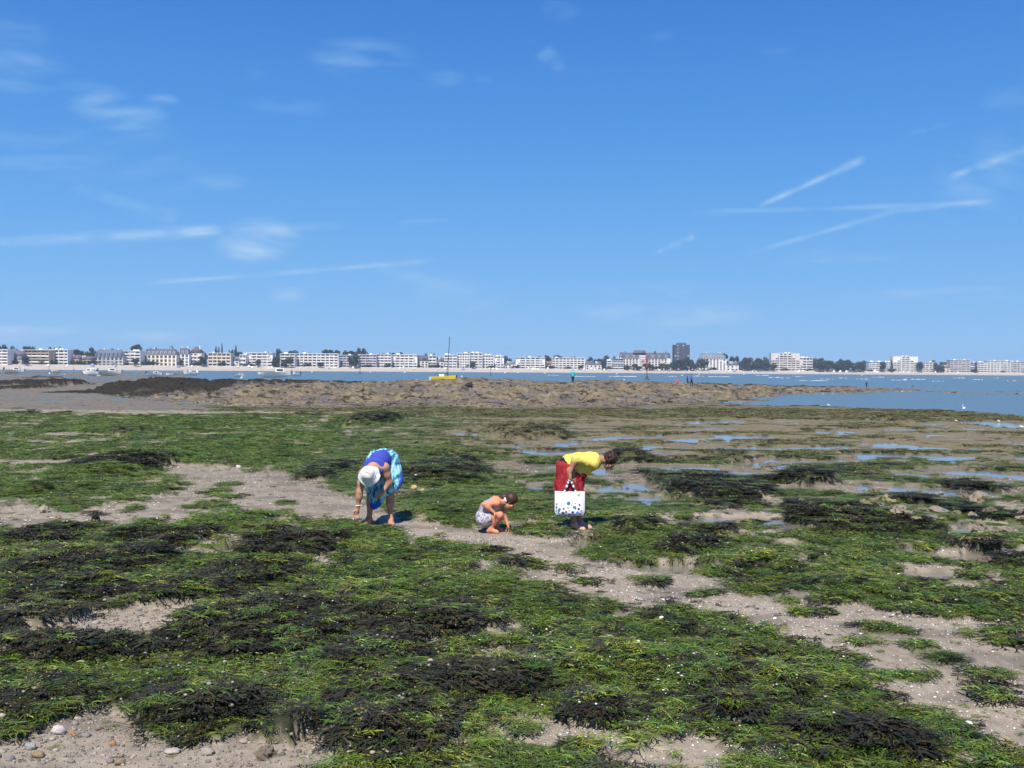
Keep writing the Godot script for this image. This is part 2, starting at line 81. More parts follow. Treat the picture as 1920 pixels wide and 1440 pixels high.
# trees: x, z, ground, height, crown width, kind
const TREES := [[-609.72,-1201.46,5.04,27.01,10.20,"p",0], [-599.21,-1209.84,5.04,22.18,9.63,"r",0], [-587.55,-1218.96,5.04,25.06,9.71,"r",0], [-580.92,-1224.06,5.04,22.64,10.40,"r",0], [-564.98,-1236.09,5.04,23.04,7.87,"r",0], [-558.58,-1240.83,5.04,21.87,6.59,"r",0], [-549.12,-1247.76,5.04,22.10,9.27,"p",0], [-543.58,-1251.77,5.04,23.55,10.63,"p",0], [-537.99,-1255.78,5.04,20.36,9.33,"r",0], [-529.77,-1261.61,5.04,22.54,12.05,"r",0], [-520.41,-1268.18,5.04,24.10,10.77,"p",0], [-510.40,-1275.10,5.04,21.63,12.18,"r",0], [-544.70,-1121.41,5.04,10.32,7.14,"r",1], [-534.40,-1258.33,5.04,13.09,8.01,"r",0], [-486.12,-1291.51,5.03,29.68,16.45,"p",0], [-492.13,-1287.50,5.03,22.70,9.57,"p",0], [-466.69,-1304.27,5.03,24.63,9.69,"r",0], [-449.09,-1315.57,5.02,25.72,9.78,"r",0], [-457.66,-1310.10,5.03,21.36,8.34,"r",0], [-416.95,-1335.62,5.01,22.87,9.93,"p",0], [-410.38,-1339.64,5.01,20.87,8.53,"r",0], [-397.11,-1347.66,5.01,25.41,5.01,"c",0], [-394.06,-1349.48,5.01,24.76,4.30,"c",0], [-390.40,-1351.67,5.01,28.42,4.30,"c",0], [-380.55,-1357.50,5.00,23.59,6.48,"r",0], [-374.35,-1361.15,5.00,26.60,5.78,"c",0], [-369.99,-1363.70,5.00,22.35,8.69,"r",0], [-406.12,-1227.86,5.02,8.28,6.52,"r",1], [-449.86,-1196.88,5.03,9.54,8.26,"r",1], [-381.83,-1244.27,5.01,12.59,7.93,"r",1], [-356.78,-1371.35,5.00,21.14,11.65,"r",0], [-338.91,-1381.56,4.99,24.39,13.20,"p",0], [-323.87,-1281.46,4.99,9.45,6.12,"r",1], [-318.11,-1393.23,4.98,24.78,14.79,"r",0], [-304.90,-1400.52,4.98,28.00,14.87,"p",0], [-329.21,-1387.03,4.99,18.69,8.83,"r",0], [-303.06,-1294.22,4.98,13.85,9.62,"r",1], [-292.17,-1300.78,4.98,13.33,13.81,"r",1], [-305.46,-1292.76,4.98,7.64,6.86,"r",1], [-290.88,-1408.18,4.97,22.30,5.23,"r",0], [-284.81,-1411.46,4.97,20.91,5.99,"r",0], [-263.00,-1423.12,4.96,27.31,13.60,"p",0], [-252.64,-1428.59,4.95,28.27,13.65,"p",0], [-242.88,-1433.70,4.95,24.65,12.18,"r",0], [-233.06,-1438.80,4.94,25.59,16.80,"p",0], [-217.46,-1446.82,4.94,32.00,10.75,"p",0], [-223.87,-1443.54,4.94,25.75,10.73,"r",0], [-214.40,-1345.62,4.94,18.07,14.28,"r",1], [-253.06,-1323.75,4.96,6.90,8.43,"r",1], [-208.16,-1451.56,4.93,22.95,9.25,"r",0], [-192.27,-1459.58,4.92,23.21,12.40,"r",0], [-179.86,-1465.78,4.92,24.97,17.12,"p",0], [-169.56,-1470.89,4.91,25.92,18.74,"p",0], [-159.18,-1475.99,4.91,22.97,10.97,"r",0], [-141.97,-1484.38,4.90,20.88,15.76,"r",0], [-130.63,-1489.84,4.89,22.63,7.12,"r",0], [-68.69,-1519.01,4.86,25.20,8.87,"r",0], [-119.20,-1495.31,4.89,21.22,7.14,"r",0], [-55.49,-1428.39,4.85,11.48,6.82,"r",1], [-7.55,-1546.72,4.82,20.41,14.78,"r",0], [11.39,-1555.10,4.81,19.84,13.21,"r",0], [23.02,-1560.21,4.80,19.17,9.94,"r",0], [40.61,-1567.86,4.79,21.90,9.99,"p",0], [54.97,-1574.06,4.78,24.61,8.35,"p",0], [60.06,-1576.25,4.78,19.66,13.39,"r",0], [72.01,-1581.35,4.77,24.01,15.11,"p",0], [94.39,-1590.83,4.76,21.80,11.82,"r",0], [120.55,-1601.77,4.74,20.45,11.90,"r",0], [133.75,-1607.24,4.73,18.07,11.94,"r",0], [145.27,-1611.98,4.72,22.48,17.11,"r",0], [154.17,-1615.62,4.72,18.32,10.29,"r",0], [167.60,-1621.09,4.71,21.92,8.60,"r",0], [139.22,-1518.07,4.72,13.80,8.06,"r",1], [101.85,-1501.67,4.75,6.99,7.17,"r",1], [175.66,-1533.75,4.70,7.72,8.14,"r",1], [192.86,-1541.04,4.68,9.52,14.72,"r",1], [205.85,-1546.51,4.67,11.30,13.13,"r",1], [215.44,-1550.52,4.67,8.93,13.17,"r",1], [231.23,-1557.08,4.66,11.57,9.92,"r",1], [242.71,-1561.82,4.65,10.03,11.61,"r",1], [256.03,-1567.29,4.64,17.65,13.31,"r",1], [267.66,-1572.03,4.63,19.46,15.02,"r",1], [279.34,-1576.77,4.62,18.77,13.39,"r",1], [286.57,-1579.69,4.61,15.51,10.06,"r",1], [301.09,-1585.52,4.60,19.04,16.83,"r",1], [250.69,-1565.10,4.64,11.78,8.31,"r",1], [356.91,-1694.74,4.57,31.56,13.49,"p",0], [366.69,-1698.39,4.57,24.49,10.82,"r",0], [375.53,-1701.67,4.56,25.50,12.65,"r",0], [390.32,-1707.14,4.55,22.07,12.69,"r",0], [399.24,-1710.42,4.54,24.90,16.34,"r",0], [412.18,-1715.16,4.53,21.42,16.39,"r",0], [425.19,-1719.90,4.52,22.49,14.61,"r",0], [437.25,-1724.27,4.51,23.55,14.64,"r",0], [394.10,-1621.98,4.53,13.29,15.50,"r",1], [410.29,-1628.18,4.52,15.18,13.83,"r",1], [377.07,-1615.42,4.54,12.25,13.72,"r",1], [424.68,-1633.65,4.50,12.74,10.41,"r",1], [495.32,-1745.05,4.47,29.81,7.41,"r",0], [521.18,-1754.17,4.45,22.71,11.17,"r",0], [531.59,-1757.81,4.44,23.76,14.93,"r",0], [545.19,-1762.55,4.43,22.99,14.97,"r",0], [558.85,-1767.29,4.42,21.27,16.88,"r",0], [573.63,-1772.40,4.41,22.38,15.05,"r",0], [588.49,-1777.50,4.40,20.66,16.98,"r",0], [603.42,-1782.60,4.38,20.82,17.03,"r",0], [618.44,-1787.71,4.37,20.04,17.08,"r",0], [632.44,-1792.45,4.36,20.19,13.32,"r",0], [508.83,-1665.00,4.44,14.48,14.14,"r",1], [522.79,-1670.10,4.42,13.74,14.18,"r",1], [538.85,-1675.94,4.41,13.90,14.23,"r",1], [555.01,-1681.77,4.40,13.18,14.28,"r",1], [571.27,-1687.60,4.38,13.34,14.33,"r",1], [587.62,-1693.44,4.37,13.50,14.38,"r",1], [631.03,-1708.75,4.33,18.46,9.07,"r",1], [647.74,-1714.58,4.32,18.64,6.37,"c",1], [703.81,-1733.91,4.27,18.33,10.12,"r",1], [739.28,-1745.94,4.24,16.85,11.12,"r",1], [794.24,-1845.68,4.23,20.95,13.72,"r",0], [746.85,-1748.49,4.23,11.36,7.42,"r",1], [818.11,-1772.19,4.17,17.65,5.64,"c",1], [764.83,-1836.20,4.25,21.62,11.70,"r",0], [950.01,-1894.53,4.09,24.59,14.08,"r",0], [926.32,-1887.24,4.11,24.34,10.02,"r",0]]
# far beach: waterline x, z; top of the sand x, z, height
const FAR_BEACH := [[-712.68,-721.88,-771.92,-781.88,4.77], [-708.42,-758.33,-764.48,-818.33,4.83], [-700.29,-794.79,-753.17,-854.79,4.87], [-688.30,-831.25,-738.00,-891.25,4.91], [-672.43,-867.71,-718.95,-927.71,4.95], [-652.69,-904.17,-696.03,-964.17,4.98], [-629.08,-940.62,-669.25,-1000.62,5.00], [-601.60,-977.08,-638.59,-1037.08,5.02], [-570.25,-1013.54,-604.06,-1073.54,5.03], [-535.03,-1050.00,-565.66,-1110.00,5.04], [-495.94,-1086.46,-523.40,-1146.46,5.04], [-452.98,-1122.92,-477.26,-1182.92,5.04], [-406.15,-1159.38,-427.25,-1219.38,5.03], [-355.45,-1195.83,-373.38,-1255.83,5.01], [-300.88,-1232.29,-315.63,-1292.29,4.99], [-242.44,-1268.75,-254.01,-1328.75,4.96], [-180.12,-1305.21,-188.52,-1365.21,4.93], [-113.94,-1341.67,-119.17,-1401.67,4.89], [-43.89,-1378.12,-45.94,-1438.12,4.85], [30.03,-1414.58,31.16,-1474.58,4.80], [107.83,-1451.04,112.13,-1511.04,4.74], [189.49,-1487.50,196.97,-1547.50,4.68], [275.02,-1523.96,285.67,-1583.96,4.61], [364.43,-1560.42,378.25,-1620.42,4.54], [457.70,-1596.88,474.70,-1656.88,4.46], [554.85,-1633.33,575.02,-1693.33,4.38], [655.86,-1669.79,679.21,-1729.79,4.29], [760.75,-1706.25,787.27,-1766.25,4.20], [869.50,-1742.71,899.20,-1802.71,4.10], [982.13,-1779.17,1015.00,-1839.17,3.99], [1098.63,-1815.62,1134.67,-1875.62,3.88], [1218.99,-1852.08,1258.21,-1912.08,3.76], [1343.23,-1888.54,1385.62,-1948.54,3.64], [1471.34,-1925.00,1516.90,-1985.00,3.51], [1603.32,-1961.46,1652.05,-2021.46,3.38], [1739.16,-1997.92,1791.08,-2057.92,3.24], [1878.88,-2034.38,1933.97,-2094.38,3.09], [2022.47,-2070.83,2080.73,-2130.83,2.94]]
const STONES := [
	[-1.440,-5.934,0.175,0.094,[0.200,0.170,0.120],"largest brown boulder, half sunk in sand at the bottom edge"],
	[-2.822,-6.258,0.089,0.060,[0.520,0.480,0.460],"white veined stone, the palest in the stony corner"],
	[-2.884,-6.015,0.070,0.048,[0.300,0.310,0.320],"blue grey stone left of the veined white one"],
	[-2.784,-5.894,0.078,0.044,[0.260,0.200,0.120],"flat brown stone below the blue grey one"],
	[-2.422,-6.103,0.045,0.039,[0.340,0.190,0.090],"rusty orange stone among the grey pebbles"],
	[-2.018,-5.987,0.101,0.032,[0.420,0.370,0.340],"long flat pale pink stone at the weed's lower edge"],
	[-2.258,-5.789,0.067,0.043,[0.250,0.190,0.130],"brown stone touching the bottom edge of the picture"],
	[-1.799,-5.953,0.082,0.047,[0.330,0.290,0.260],"broad grey stone right of the green tuft"],
	[-2.742,-6.273,0.033,0.023,[0.400,0.170,0.070],"small orange pebble beside the veined white stone"],
	[-1.644,-6.173,0.059,0.029,[0.330,0.280,0.250],"greyish stone at the right end of the pebbles"],
	[-3.807,-8.465,0.099,0.040,[0.130,0.150,0.070],"greenish stone beside the dark wrack at the left"],
	[-3.805,-8.645,0.064,0.041,[0.520,0.460,0.390],"pale pebble left of the stony patch"],
	[-3.600,-8.526,0.050,0.041,[0.520,0.450,0.370],"second pale pebble left of the stony patch"],
	[-7.406,-15.910,0.219,0.143,[0.420,0.370,0.270],"cream angular rock on the left sand"],
	[-6.800,-15.032,0.191,0.127,[0.340,0.260,0.190],"brown split rock on the left sand"],
	[-6.251,-23.005,0.122,0.098,[0.620,0.600,0.560],"white boulder at the edge of the green weed"],
	[-0.424,-12.720,0.229,0.121,[0.110,0.120,0.060],"weed stained rounded rock on the sand below the child"],
	[6.732,-18.047,0.182,0.191,[0.380,0.330,0.150],"yellowish rock standing in the right weed bed"],
	[6.220,-17.738,0.207,0.131,[0.300,0.270,0.180],"light brown rock left of the yellowish one"],
	[5.902,-15.260,0.370,0.193,[0.330,0.280,0.210],"large cream rock slab among the right boulders"],
	[6.059,-14.976,0.238,0.143,[0.300,0.260,0.190],"buff rock right of the large cream slab"],
	[6.966,-14.921,0.268,0.189,[0.300,0.260,0.190],"tall buff rock near the right edge"],
	[7.420,-15.042,0.270,0.111,[0.320,0.270,0.210],"flat pinkish rock at the right edge"],
	[5.548,-17.914,0.472,0.189,[0.240,0.210,0.130],"long brown rock with weed in the right bed"],
	[5.933,-17.751,0.319,0.131,[0.220,0.200,0.130],"brown rock between the long one and the yellowish one"],
	[7.276,-16.409,0.208,0.104,[0.200,0.170,0.110],"brown rock under wrack near the right edge"],
	[5.715,-12.109,0.281,0.128,[0.170,0.130,0.100],"reddish brown rock sunk in dark wrack at the right"],
	[-1.825,-18.828,0.130,0.100,[0.480,0.360,0.180],"ochre stone in the weed right of the sundress"],
	[-1.644,-18.584,0.089,0.079,[0.440,0.340,0.190],"small ochre stone right of the other ochre stone"],
	[-5.195,-13.720,0.095,0.051,[0.500,0.450,0.370],"pale stone at the lower edge of the left sand"],
]
const SHELLS := [[1.370,-9.091,0.043,"white shell on green weed below the middle of the sand"], [2.027,-6.418,0.031,"cream shell on the green weed at lower right"], [2.883,-6.275,0.047,"largest white shell at the edge of the right sand"], [2.682,-7.048,0.037,"white shell at the tip of the weed bank"], [2.943,-6.642,0.032,"white shell halfway along the lower right sand"], [2.964,-12.458,0.046,"white shell in the green strip right of the pool"], [0.998,-7.787,0.025,"small white shell alone in the middle green weed"], [2.034,-6.278,0.020,"small white shell right of the cream one"], [3.064,-6.215,0.030,"pale shell on the sand near the lower right corner"], [2.576,-7.395,0.031,"white shell among the first pebbles of the right sand"]]
const BOATS := [[-185.398,-374.733,-0.020,5.967,"motor","white motorboat aground, leftmost of the boats",[0.800,0.800,0.800]], [-205.577,-452.408,-0.020,4.082,"open","small white dinghy aground between the dark marker and a buoy",[0.750,0.760,0.780]], [-134.101,-300.020,-0.020,1.274,"open","tiny white tender with a dark keel on the mud",[0.750,0.750,0.750]], [-124.487,-296.840,-0.020,5.199,"sail","white sailing cruiser heeled over beside another boat",[0.800,0.800,0.820]], [-120.662,-301.858,-0.020,5.768,"motor","white motorboat right of the heeled sailing cruiser",[0.800,0.800,0.780]], [-108.064,-263.007,-0.020,1.256,"open","white tender tucked between the cruiser and the motorboat",[0.780,0.780,0.760]], [-67.578,-190.000,0.794,2.420,"motor","white boat behind the left end of the reef",[0.820,0.820,0.800]], [-64.755,-190.000,0.863,1.412,"open","short white dinghy behind the reef, second from the left",[0.800,0.800,0.800]], [-66.783,-200.000,1.009,0.849,"open","grey inflatable dinghy between two white boats",[0.350,0.370,0.420]], [-62.526,-195.000,0.955,2.588,"motor","white boat with its outboard motor tilted up",[0.800,0.810,0.820]], [-48.830,-180.000,0.878,1.529,"motor","white boat with a person standing at its stern",[0.800,0.800,0.800]], [-48.138,-195.000,0.947,2.484,"open","white boat overlapping the long yachts bow",[0.800,0.800,0.800]], [-42.046,-180.000,0.732,4.395,"sail","long white yacht with tan deck behind the black wrack",[0.820,0.800,0.760]], [-42.342,-195.000,0.933,2.277,"motor","white boat at the long yachts stern",[0.800,0.800,0.800]]]
const CATAMARAN := [-15.361,-226.000]
const MARKERS := [[38.951,-290.117,7.238,"red","red cage topped channel marker standing out of the sea"], [-85.339,-563.916,7.483,"green","green channel marker with conical base far across the water"], [-9.693,-455.377,4.109,"dark","thin dark pole marker on a black base behind the reef"], [-432.110,-937.783,6.471,"dark","short dark marker standing at the left shore"], [-437.272,-1002.084,5.851,"dark","second thin marker on the left shore"]]
const BUOYS := [[-80.366,-181.308,0.289], [-105.267,-232.202,0.370], [-174.395,-378.918,0.704], [-161.543,-811.337,1.292], [-131.653,-935.533,1.241], [-89.066,-834.313,1.329], [-6.760,-969.572,1.544], [28.687,-873.590,1.159], [5.791,-1004.335,1.333], [89.403,-855.600,1.135], [101.842,-601.704,0.958], [159.913,-858.680,1.139], [-18.319,-366.823,0.584], [29.831,-267.682,0.355], [248.935,-1078.528,1.431], [332.100,-954.004,1.266]]
const BIRDS := [[26.922,-59.834,0.508,0,"white egret standing at the edge of the far flat"], [21.335,-67.614,0.215,1,"white gull resting at the waterline, left of the egret"], [21.423,-48.400,0.128,1,"white gull on the flat just below the egret"], [23.619,-48.688,0.155,1,"white gull beside the far right pool"], [21.640,-42.595,0.181,1,"white gull at the right edge of the picture"]]
const WHITECAPS := [[88.326,-291.962,9.298], [116.386,-368.569,5.086], [51.545,-462.657,12.279], [32.777,-441.392,9.371], [100.892,-543.265,5.767], [103.159,-498.477,9.525], [120.098,-457.194,4.853], [114.719,-419.744,4.010], [130.797,-337.590,5.376], [154.853,-386.455,8.205], [234.762,-526.611,6.149], [184.170,-396.580,5.052], [133.873,-382.190,4.057], [147.801,-449.195,3.815], [173.553,-347.866,2.585], [78.508,-493.207,4.189], [188.239,-754.781,9.615], [128.364,-302.311,2.246], [269.082,-557.163,3.549], [171.537,-598.611,6.355], [205.172,-560.307,5.353], [22.259,-524.927,4.458], [34.961,-113.520,0.603], [50.427,-130.108,0.967]]
const FAR_PEOPLE := [
	[6.293,-104.000,1.017,1.550,"stand",1.50,[0.080,0.550,0.620],[0.020,0.020,0.030],[0.550,0.600,0.580],"person in bright turquoise jacket standing beyond the crest of the reef"],
	[16.459,-100.000,0.657,1.000,"stand",-1.20,[0.550,0.100,0.100],[0.300,0.150,0.120],[0.030,0.020,0.020],"child in red and pink top standing on the reef"],
	[18.555,-104.000,0.325,1.250,"stand",0.30,[0.060,0.160,0.620],[0.020,0.020,0.040],[0.020,0.020,0.020],"child in royal blue jacket and black trousers on the reef"],
	[21.305,-122.000,0.887,1.100,"stand",0.00,[0.050,0.060,0.090],[0.030,0.030,0.040],[0.030,0.020,0.020],"person in dark clothes just behind the child in blue"],
	[59.307,-168.000,-0.072,1.500,"stand",2.00,[0.050,0.100,0.200],[0.030,0.050,0.090],[0.400,0.420,0.450],"angler in navy clothes standing on the low point of the reef"],
	[-42.682,-150.000,1.062,1.000,"stand",0.00,[0.020,0.020,0.030],[0.020,0.020,0.020],[0.020,0.020,0.020],"person in black wading behind the reef left of the white yacht"],
	[-48.717,-181.000,0.921,1.750,"stand",1.00,[0.750,0.720,0.700],[0.300,0.060,0.070],[0.600,0.500,0.400],"person in white top and dark red shorts at a boat's stern"],
	[-23.028,-125.000,1.219,0.800,"sit",0.00,[0.030,0.060,0.180],[0.030,0.030,0.050],[0.030,0.020,0.020],"person in navy crouching at the end of the black wrack"],
	[-24.192,-128.000,1.189,0.700,"stoop",2.50,[0.450,0.180,0.200],[0.300,0.160,0.110],[0.050,0.030,0.020],"person in pink stooping beside the crouching one in navy"],
	[-11.774,-112.000,1.212,0.750,"stoop",3.00,[0.450,0.160,0.120],[0.400,0.200,0.140],[0.120,0.060,0.030],"person in red bending low behind the reef left of the catamaran"],
	[-14.925,-112.000,1.191,0.600,"sit",1.00,[0.020,0.020,0.030],[0.020,0.020,0.030],[0.020,0.020,0.020],"person in black sitting low at the reef's far edge"],
]
const RUCKSACK := [-3.579,-84.388]
const BATHERS := [[-224.893,-1048.444], [-201.438,-955.654], [-220.244,-1077.422], [-627.311,-2917.207], [-214.260,-1114.719], [-174.130,-2730.489], [161.256,-1381.884], [141.354,-951.583], [173.198,-882.234], [221.175,-850.639], [281.983,-885.640], [245.878,-723.952], [264.896,-713.085], [319.806,-772.594], [366.177,-788.560]]

var used := {}
var M := {}
var NA := FastNoiseLite.new()
var NB := FastNoiseLite.new()
var NC := FastNoiseLite.new()
var ND := FastNoiseLite.new()
var bins := {}
var path_poly := PackedVector2Array()
var stony_poly := PackedVector2Array()
var flat_poly := PackedVector2Array()
# answers of zone()
var z_bare := 0.0
var z_dark := 0.0
var z_pool := 0.0
var z_olive := 0.0
var z_height := 0.0
var z_reef := 0.0
var z_land := true
var z_n1 := 0.0
var z_n2 := 0.0

# ---------------------------------------------------------------- naming and tagging
func numbered(called: String) -> String:
	if not used.has(called):
		used[called] = 0
		return called
	used[called] += 1
	return "%s_%03d" % [called, used[called]]

func tag(o: Node, label: String, category: String, group := "") -> Node:
	o.set_meta("label", label)
	o.set_meta("category", category)
	if group != "":
		o.set_meta("group", group)
	return o

func thing(called: String, label: String, category: String, at := Vector3.ZERO, turn := 0.0, group := "") -> Node3D:
	var o := Node3D.new()
	o.name = numbered(called)
	add_child(o)
	o.position = at
	o.rotation.y = turn
	tag(o, label, category, group)
	return o

func part(called: String, mesh: Mesh, mat: Material, parent: Node, at := Vector3.ZERO) -> MeshInstance3D:
	var o := MeshInstance3D.new()
	o.name = called
	o.mesh = mesh
	o.material_override = mat
	parent.add_child(o, true)
	o.position = at
	return o

const ONES := ["", "first", "second", "third", "fourth", "fifth", "sixth", "seventh", "eighth", "ninth", "tenth", "eleventh", "twelfth", "thirteenth", "fourteenth", "fifteenth", "sixteenth", "seventeenth", "eighteenth", "nineteenth"]
const TENS := ["", "", "twent", "thirt", "fort", "fift", "sixt", "sevent", "eight", "ninet"]
func ordinal(n: int) -> String:
	if n < 20:
		return ONES[n]
	return TENS[n / 10] + ("ieth" if n % 10 == 0 else "y-" + ONES[n % 10])

# things that look alike are told apart by their order from the left
func label_in_order(things: Array, what: String, where: String) -> void:
	things.sort_custom(func(a: Node3D, b: Node3D) -> bool: return a.position.x / -a.position.z < b.position.x / -b.position.z)
	for k in things.size():
		things[k].set_meta("label", "%s, %s from the left %s" % [what, ordinal(k + 1), where])

func in_frame(p: Vector3) -> bool:
	return absf(p.x / -p.z) < 0.515

func single(called: String, mesh: Mesh, mat: Material, label: String, category: String, at := Vector3.ZERO, group := "") -> MeshInstance3D:
	var o := part(numbered(called), mesh, mat, self, at)
	tag(o, label, category, group)
	return o

func structure(called: String, mesh: Mesh, mat: Material) -> MeshInstance3D:
	var o := part(called, mesh, mat, self)
	o.set_meta("kind", "structure")
	return o

func scatter(called: String, mesh: Mesh, mat: Material, buf: PackedFloat32Array, label: String, category: String) -> void:
	var mm := MultiMesh.new()
	mm.transform_format = MultiMesh.TRANSFORM_3D
	mm.use_colors = true
	mm.mesh = mesh
	mm.instance_count = buf.size() / 16
	mm.buffer = buf
	var o := MultiMeshInstance3D.new()
	o.name = numbered(called)
	o.multimesh = mm
	o.material_override = mat
	add_child(o)
	tag(o, label, category)
	o.set_meta("kind", "stuff")

func put(buf: PackedFloat32Array, b: Basis, p: Vector3, c: Color) -> void:
	buf.append_array(PackedFloat32Array([b.x.x, b.y.x, b.z.x, p.x, b.x.y, b.y.y, b.z.y, p.y, b.x.z, b.y.z, b.z.z, p.z, c.r, c.g, c.b, 1.0]))

# ---------------------------------------------------------------- materials
func mat(r: float, g: float, b: float, rough := 0.7, spec := 0.5) -> StandardMaterial3D:
	var m := StandardMaterial3D.new()
	m.albedo_color = Color(r, g, b).linear_to_srgb()
	m.roughness = rough
	m.metallic_specular = spec
	return m

func vmat(rough := 0.7, spec := 0.5) -> StandardMaterial3D:
	var m := mat(1, 1, 1, rough, spec)
	m.vertex_color_use_as_albedo = true
	return m

func noise_tex(seed_: int, freq: float, lo: float, hi: float, size := 512, octaves := 4, as_normal := false, bump := 4.0, kind := FastNoiseLite.TYPE_SIMPLEX_SMOOTH) -> NoiseTexture2D:
	var n := FastNoiseLite.new()
	n.seed = seed_
	n.noise_type = kind
	n.frequency = freq
	n.fractal_octaves = octaves
	var t := NoiseTexture2D.new()
	t.width = size
	t.height = size
	t.seamless = true
	t.noise = n
	if as_normal:
		t.as_normal_map = true
		t.bump_strength = bump
	else:
		var g := Gradient.new()
		g.set_color(0, Color(lo, lo, lo))
		g.set_color(1, Color(hi, hi, hi))
		t.color_ramp = g
	return t

func triplanar(m: StandardMaterial3D, albedo: Texture2D, normal: Texture2D, scale_: float, strength := 1.0, world := true) -> StandardMaterial3D:
	m.uv1_triplanar = true
	m.uv1_world_triplanar = world
	m.uv1_scale = Vector3.ONE * scale_
	if albedo:
		m.albedo_texture = albedo
	if normal:
		m.normal_enabled = true
		m.normal_texture = normal
		m.normal_scale = strength
	return m

func make_noises() -> void:
	for a in [[NA, 11, 0.55, 4], [NB, 23, 2.3, 3], [NC, 37, 0.22, 3], [ND, 51, 0.9, 4]]:
		var n: FastNoiseLite = a[0]
		n.seed = a[1]
		n.frequency = a[2]
		n.noise_type = FastNoiseLite.TYPE_SIMPLEX_SMOOTH
		n.fractal_type = FastNoiseLite.FRACTAL_FBM
		n.fractal_octaves = a[3]
	ND.noise_type = FastNoiseLite.TYPE_CELLULAR
	ND.cellular_return_type = FastNoiseLite.RETURN_DISTANCE2_SUB

# ---------------------------------------------------------------- sky and light
func sky_image() -> Image:
	var W := 4096
	var Hh := 2048
	var im := Image.create(W, Hh, false, Image.FORMAT_RGBA8)
	# colours of the clear air by height above the horizon in degrees
	var stops := [[0.0, Color8(158, 203, 243)], [2.0, Color8(147, 196, 243)], [5.0, Color8(128, 185, 241)], [9.0, Color8(107, 170, 236)], [14.0, Color8(86, 152, 227)], [20.0, Color8(69, 132, 213)], [32.0, Color8(54, 110, 193)], [90.0, Color8(34, 78, 155)]]
	for row in Hh:
		var el := 90.0 - (row + 0.5) * 180.0 / Hh
		var c: Color = stops[0][1]
		for k in stops.size() - 1:
			if el >= stops[k][0] and el < stops[k + 1][0]:
				c = stops[k][1].lerp(stops[k + 1][1], (el - stops[k][0]) / (stops[k + 1][0] - stops[k][0]))
		im.fill_rect(Rect2i(0, row, W, 1), c)
	var n := FastNoiseLite.new()
	n.seed = 5
	n.frequency = 0.03
	n.fractal_octaves = 4
	n.domain_warp_enabled = true
	n.domain_warp_amplitude = 7.0
	n.domain_warp_frequency = 0.02
	# thin cirrus: bearing, height, half width, half height in degrees, slant, strength
	var cirrus := CIRRUS.duplicate()
	var rng := RandomNumberGenerator.new()
	rng.seed = 77
	for k in 70:
		var az := rng.randf_range(32.0, 328.0)
		cirrus.append([az, rng.randf_range(4.0, 60.0), rng.randf_range(1.5, 4.5), rng.randf_range(0.5, 1.5), rng.randf_range(-0.4, 0.4), rng.randf_range(0.08, 0.25)])
	for c in cirrus:
		stamp(im, c, n)
	for t in TRAILS:
		trail(im, t, n)
	for k in 14:
		var az := rng.randf_range(35.0, 320.0)
		var el := rng.randf_range(6.0, 40.0)
		trail(im, [az, el, az + rng.randf_range(-9.0, 9.0), el + rng.randf_range(-2.5, 3.5), rng.randf_range(0.1, 0.25), rng.randf_range(0.15, 0.4)], n)
	return im

func sky_blend(im: Image, st: Image, x: float, y: float) -> void:
	var r := Rect2i(0, 0, st.get_width(), st.get_height())
	for wrap in [-4096, 0, 4096]:
		im.blend_rect(st, r, Vector2i(int(x) + wrap, int(y)))

func stamp(im: Image, c: Array, n: FastNoiseLite) -> void:
	var s := 4096.0 / 360.0
	var hw := int(c[2] * s * 1.3) + 3
	var hh := int((c[3] + absf(c[4]) * c[2]) * s * 1.3) + 3
	var st := Image.create(hw * 2, hh * 2, false, Image.FORMAT_RGBA8)
	for j in hh * 2:
		for i in hw * 2:
			var dx := (i - hw) / s
			var dy: float = -(j - hh) / s - c[4] * dx
			var q: float = 1.0 - (dx * dx / (c[2] * c[2]) + dy * dy / (c[3] * c[3]))
			if q > 0.0:
				var v := n.get_noise_2d((i + j * 0.6) * 0.55 + c[0] * 31.0, (j - i * c[4]) * 2.6 + c[1] * 57.0) * 1.0 + 0.40
				st.set_pixel(i, j, Color(0.93, 0.95, 0.98, clampf(smoothstep(0.0, 1.0, q) * maxf(v, 0.0) * c[5] * 0.6, 0.0, 1.0)))
	sky_blend(im, st, c[0] * s - hw, (90.0 - c[1]) * s - hh)

func trail(im: Image, t: Array, n: FastNoiseLite) -> void:
	var s := 4096.0 / 360.0
	var a := Vector2(t[0], t[1])
	var b := Vector2(t[2], t[3])
	var lo := Vector2(minf(a.x, b.x), minf(a.y, b.y)) - Vector2.ONE * 0.8
	var hi := Vector2(maxf(a.x, b.x), maxf(a.y, b.y)) + Vector2.ONE * 0.8
	var st := Image.create(int((hi.x - lo.x) * s) + 1, int((hi.y - lo.y) * s) + 1, false, Image.FORMAT_RGBA8)
	for j in st.get_height():
		for i in st.get_width():
			var p := Vector2(lo.x + i / s, hi.y - j / s)
			var f := clampf((p - a).dot(b - a) / (b - a).length_squared(), 0.0, 1.0)
			var dist := p.distance_to(a.lerp(b, f))
			var w: float = t[4] * (0.75 + 0.5 * f)
			var v := 0.72 + 0.95 * n.get_noise_2d(f * 110.0 + t[0] * 13.0, dist * 60.0)
			var al: float = exp(-dist * dist / (w * w)) * v * t[5] * 0.58 * smoothstep(0.0, 0.12, f) * smoothstep(1.0, 0.9, f)
			if al > 0.004:
				st.set_pixel(i, j, Color(0.94, 0.96, 0.99, clampf(al, 0.0, 1.0)))
	sky_blend(im, st, lo.x * s, (90.0 - hi.y) * s)

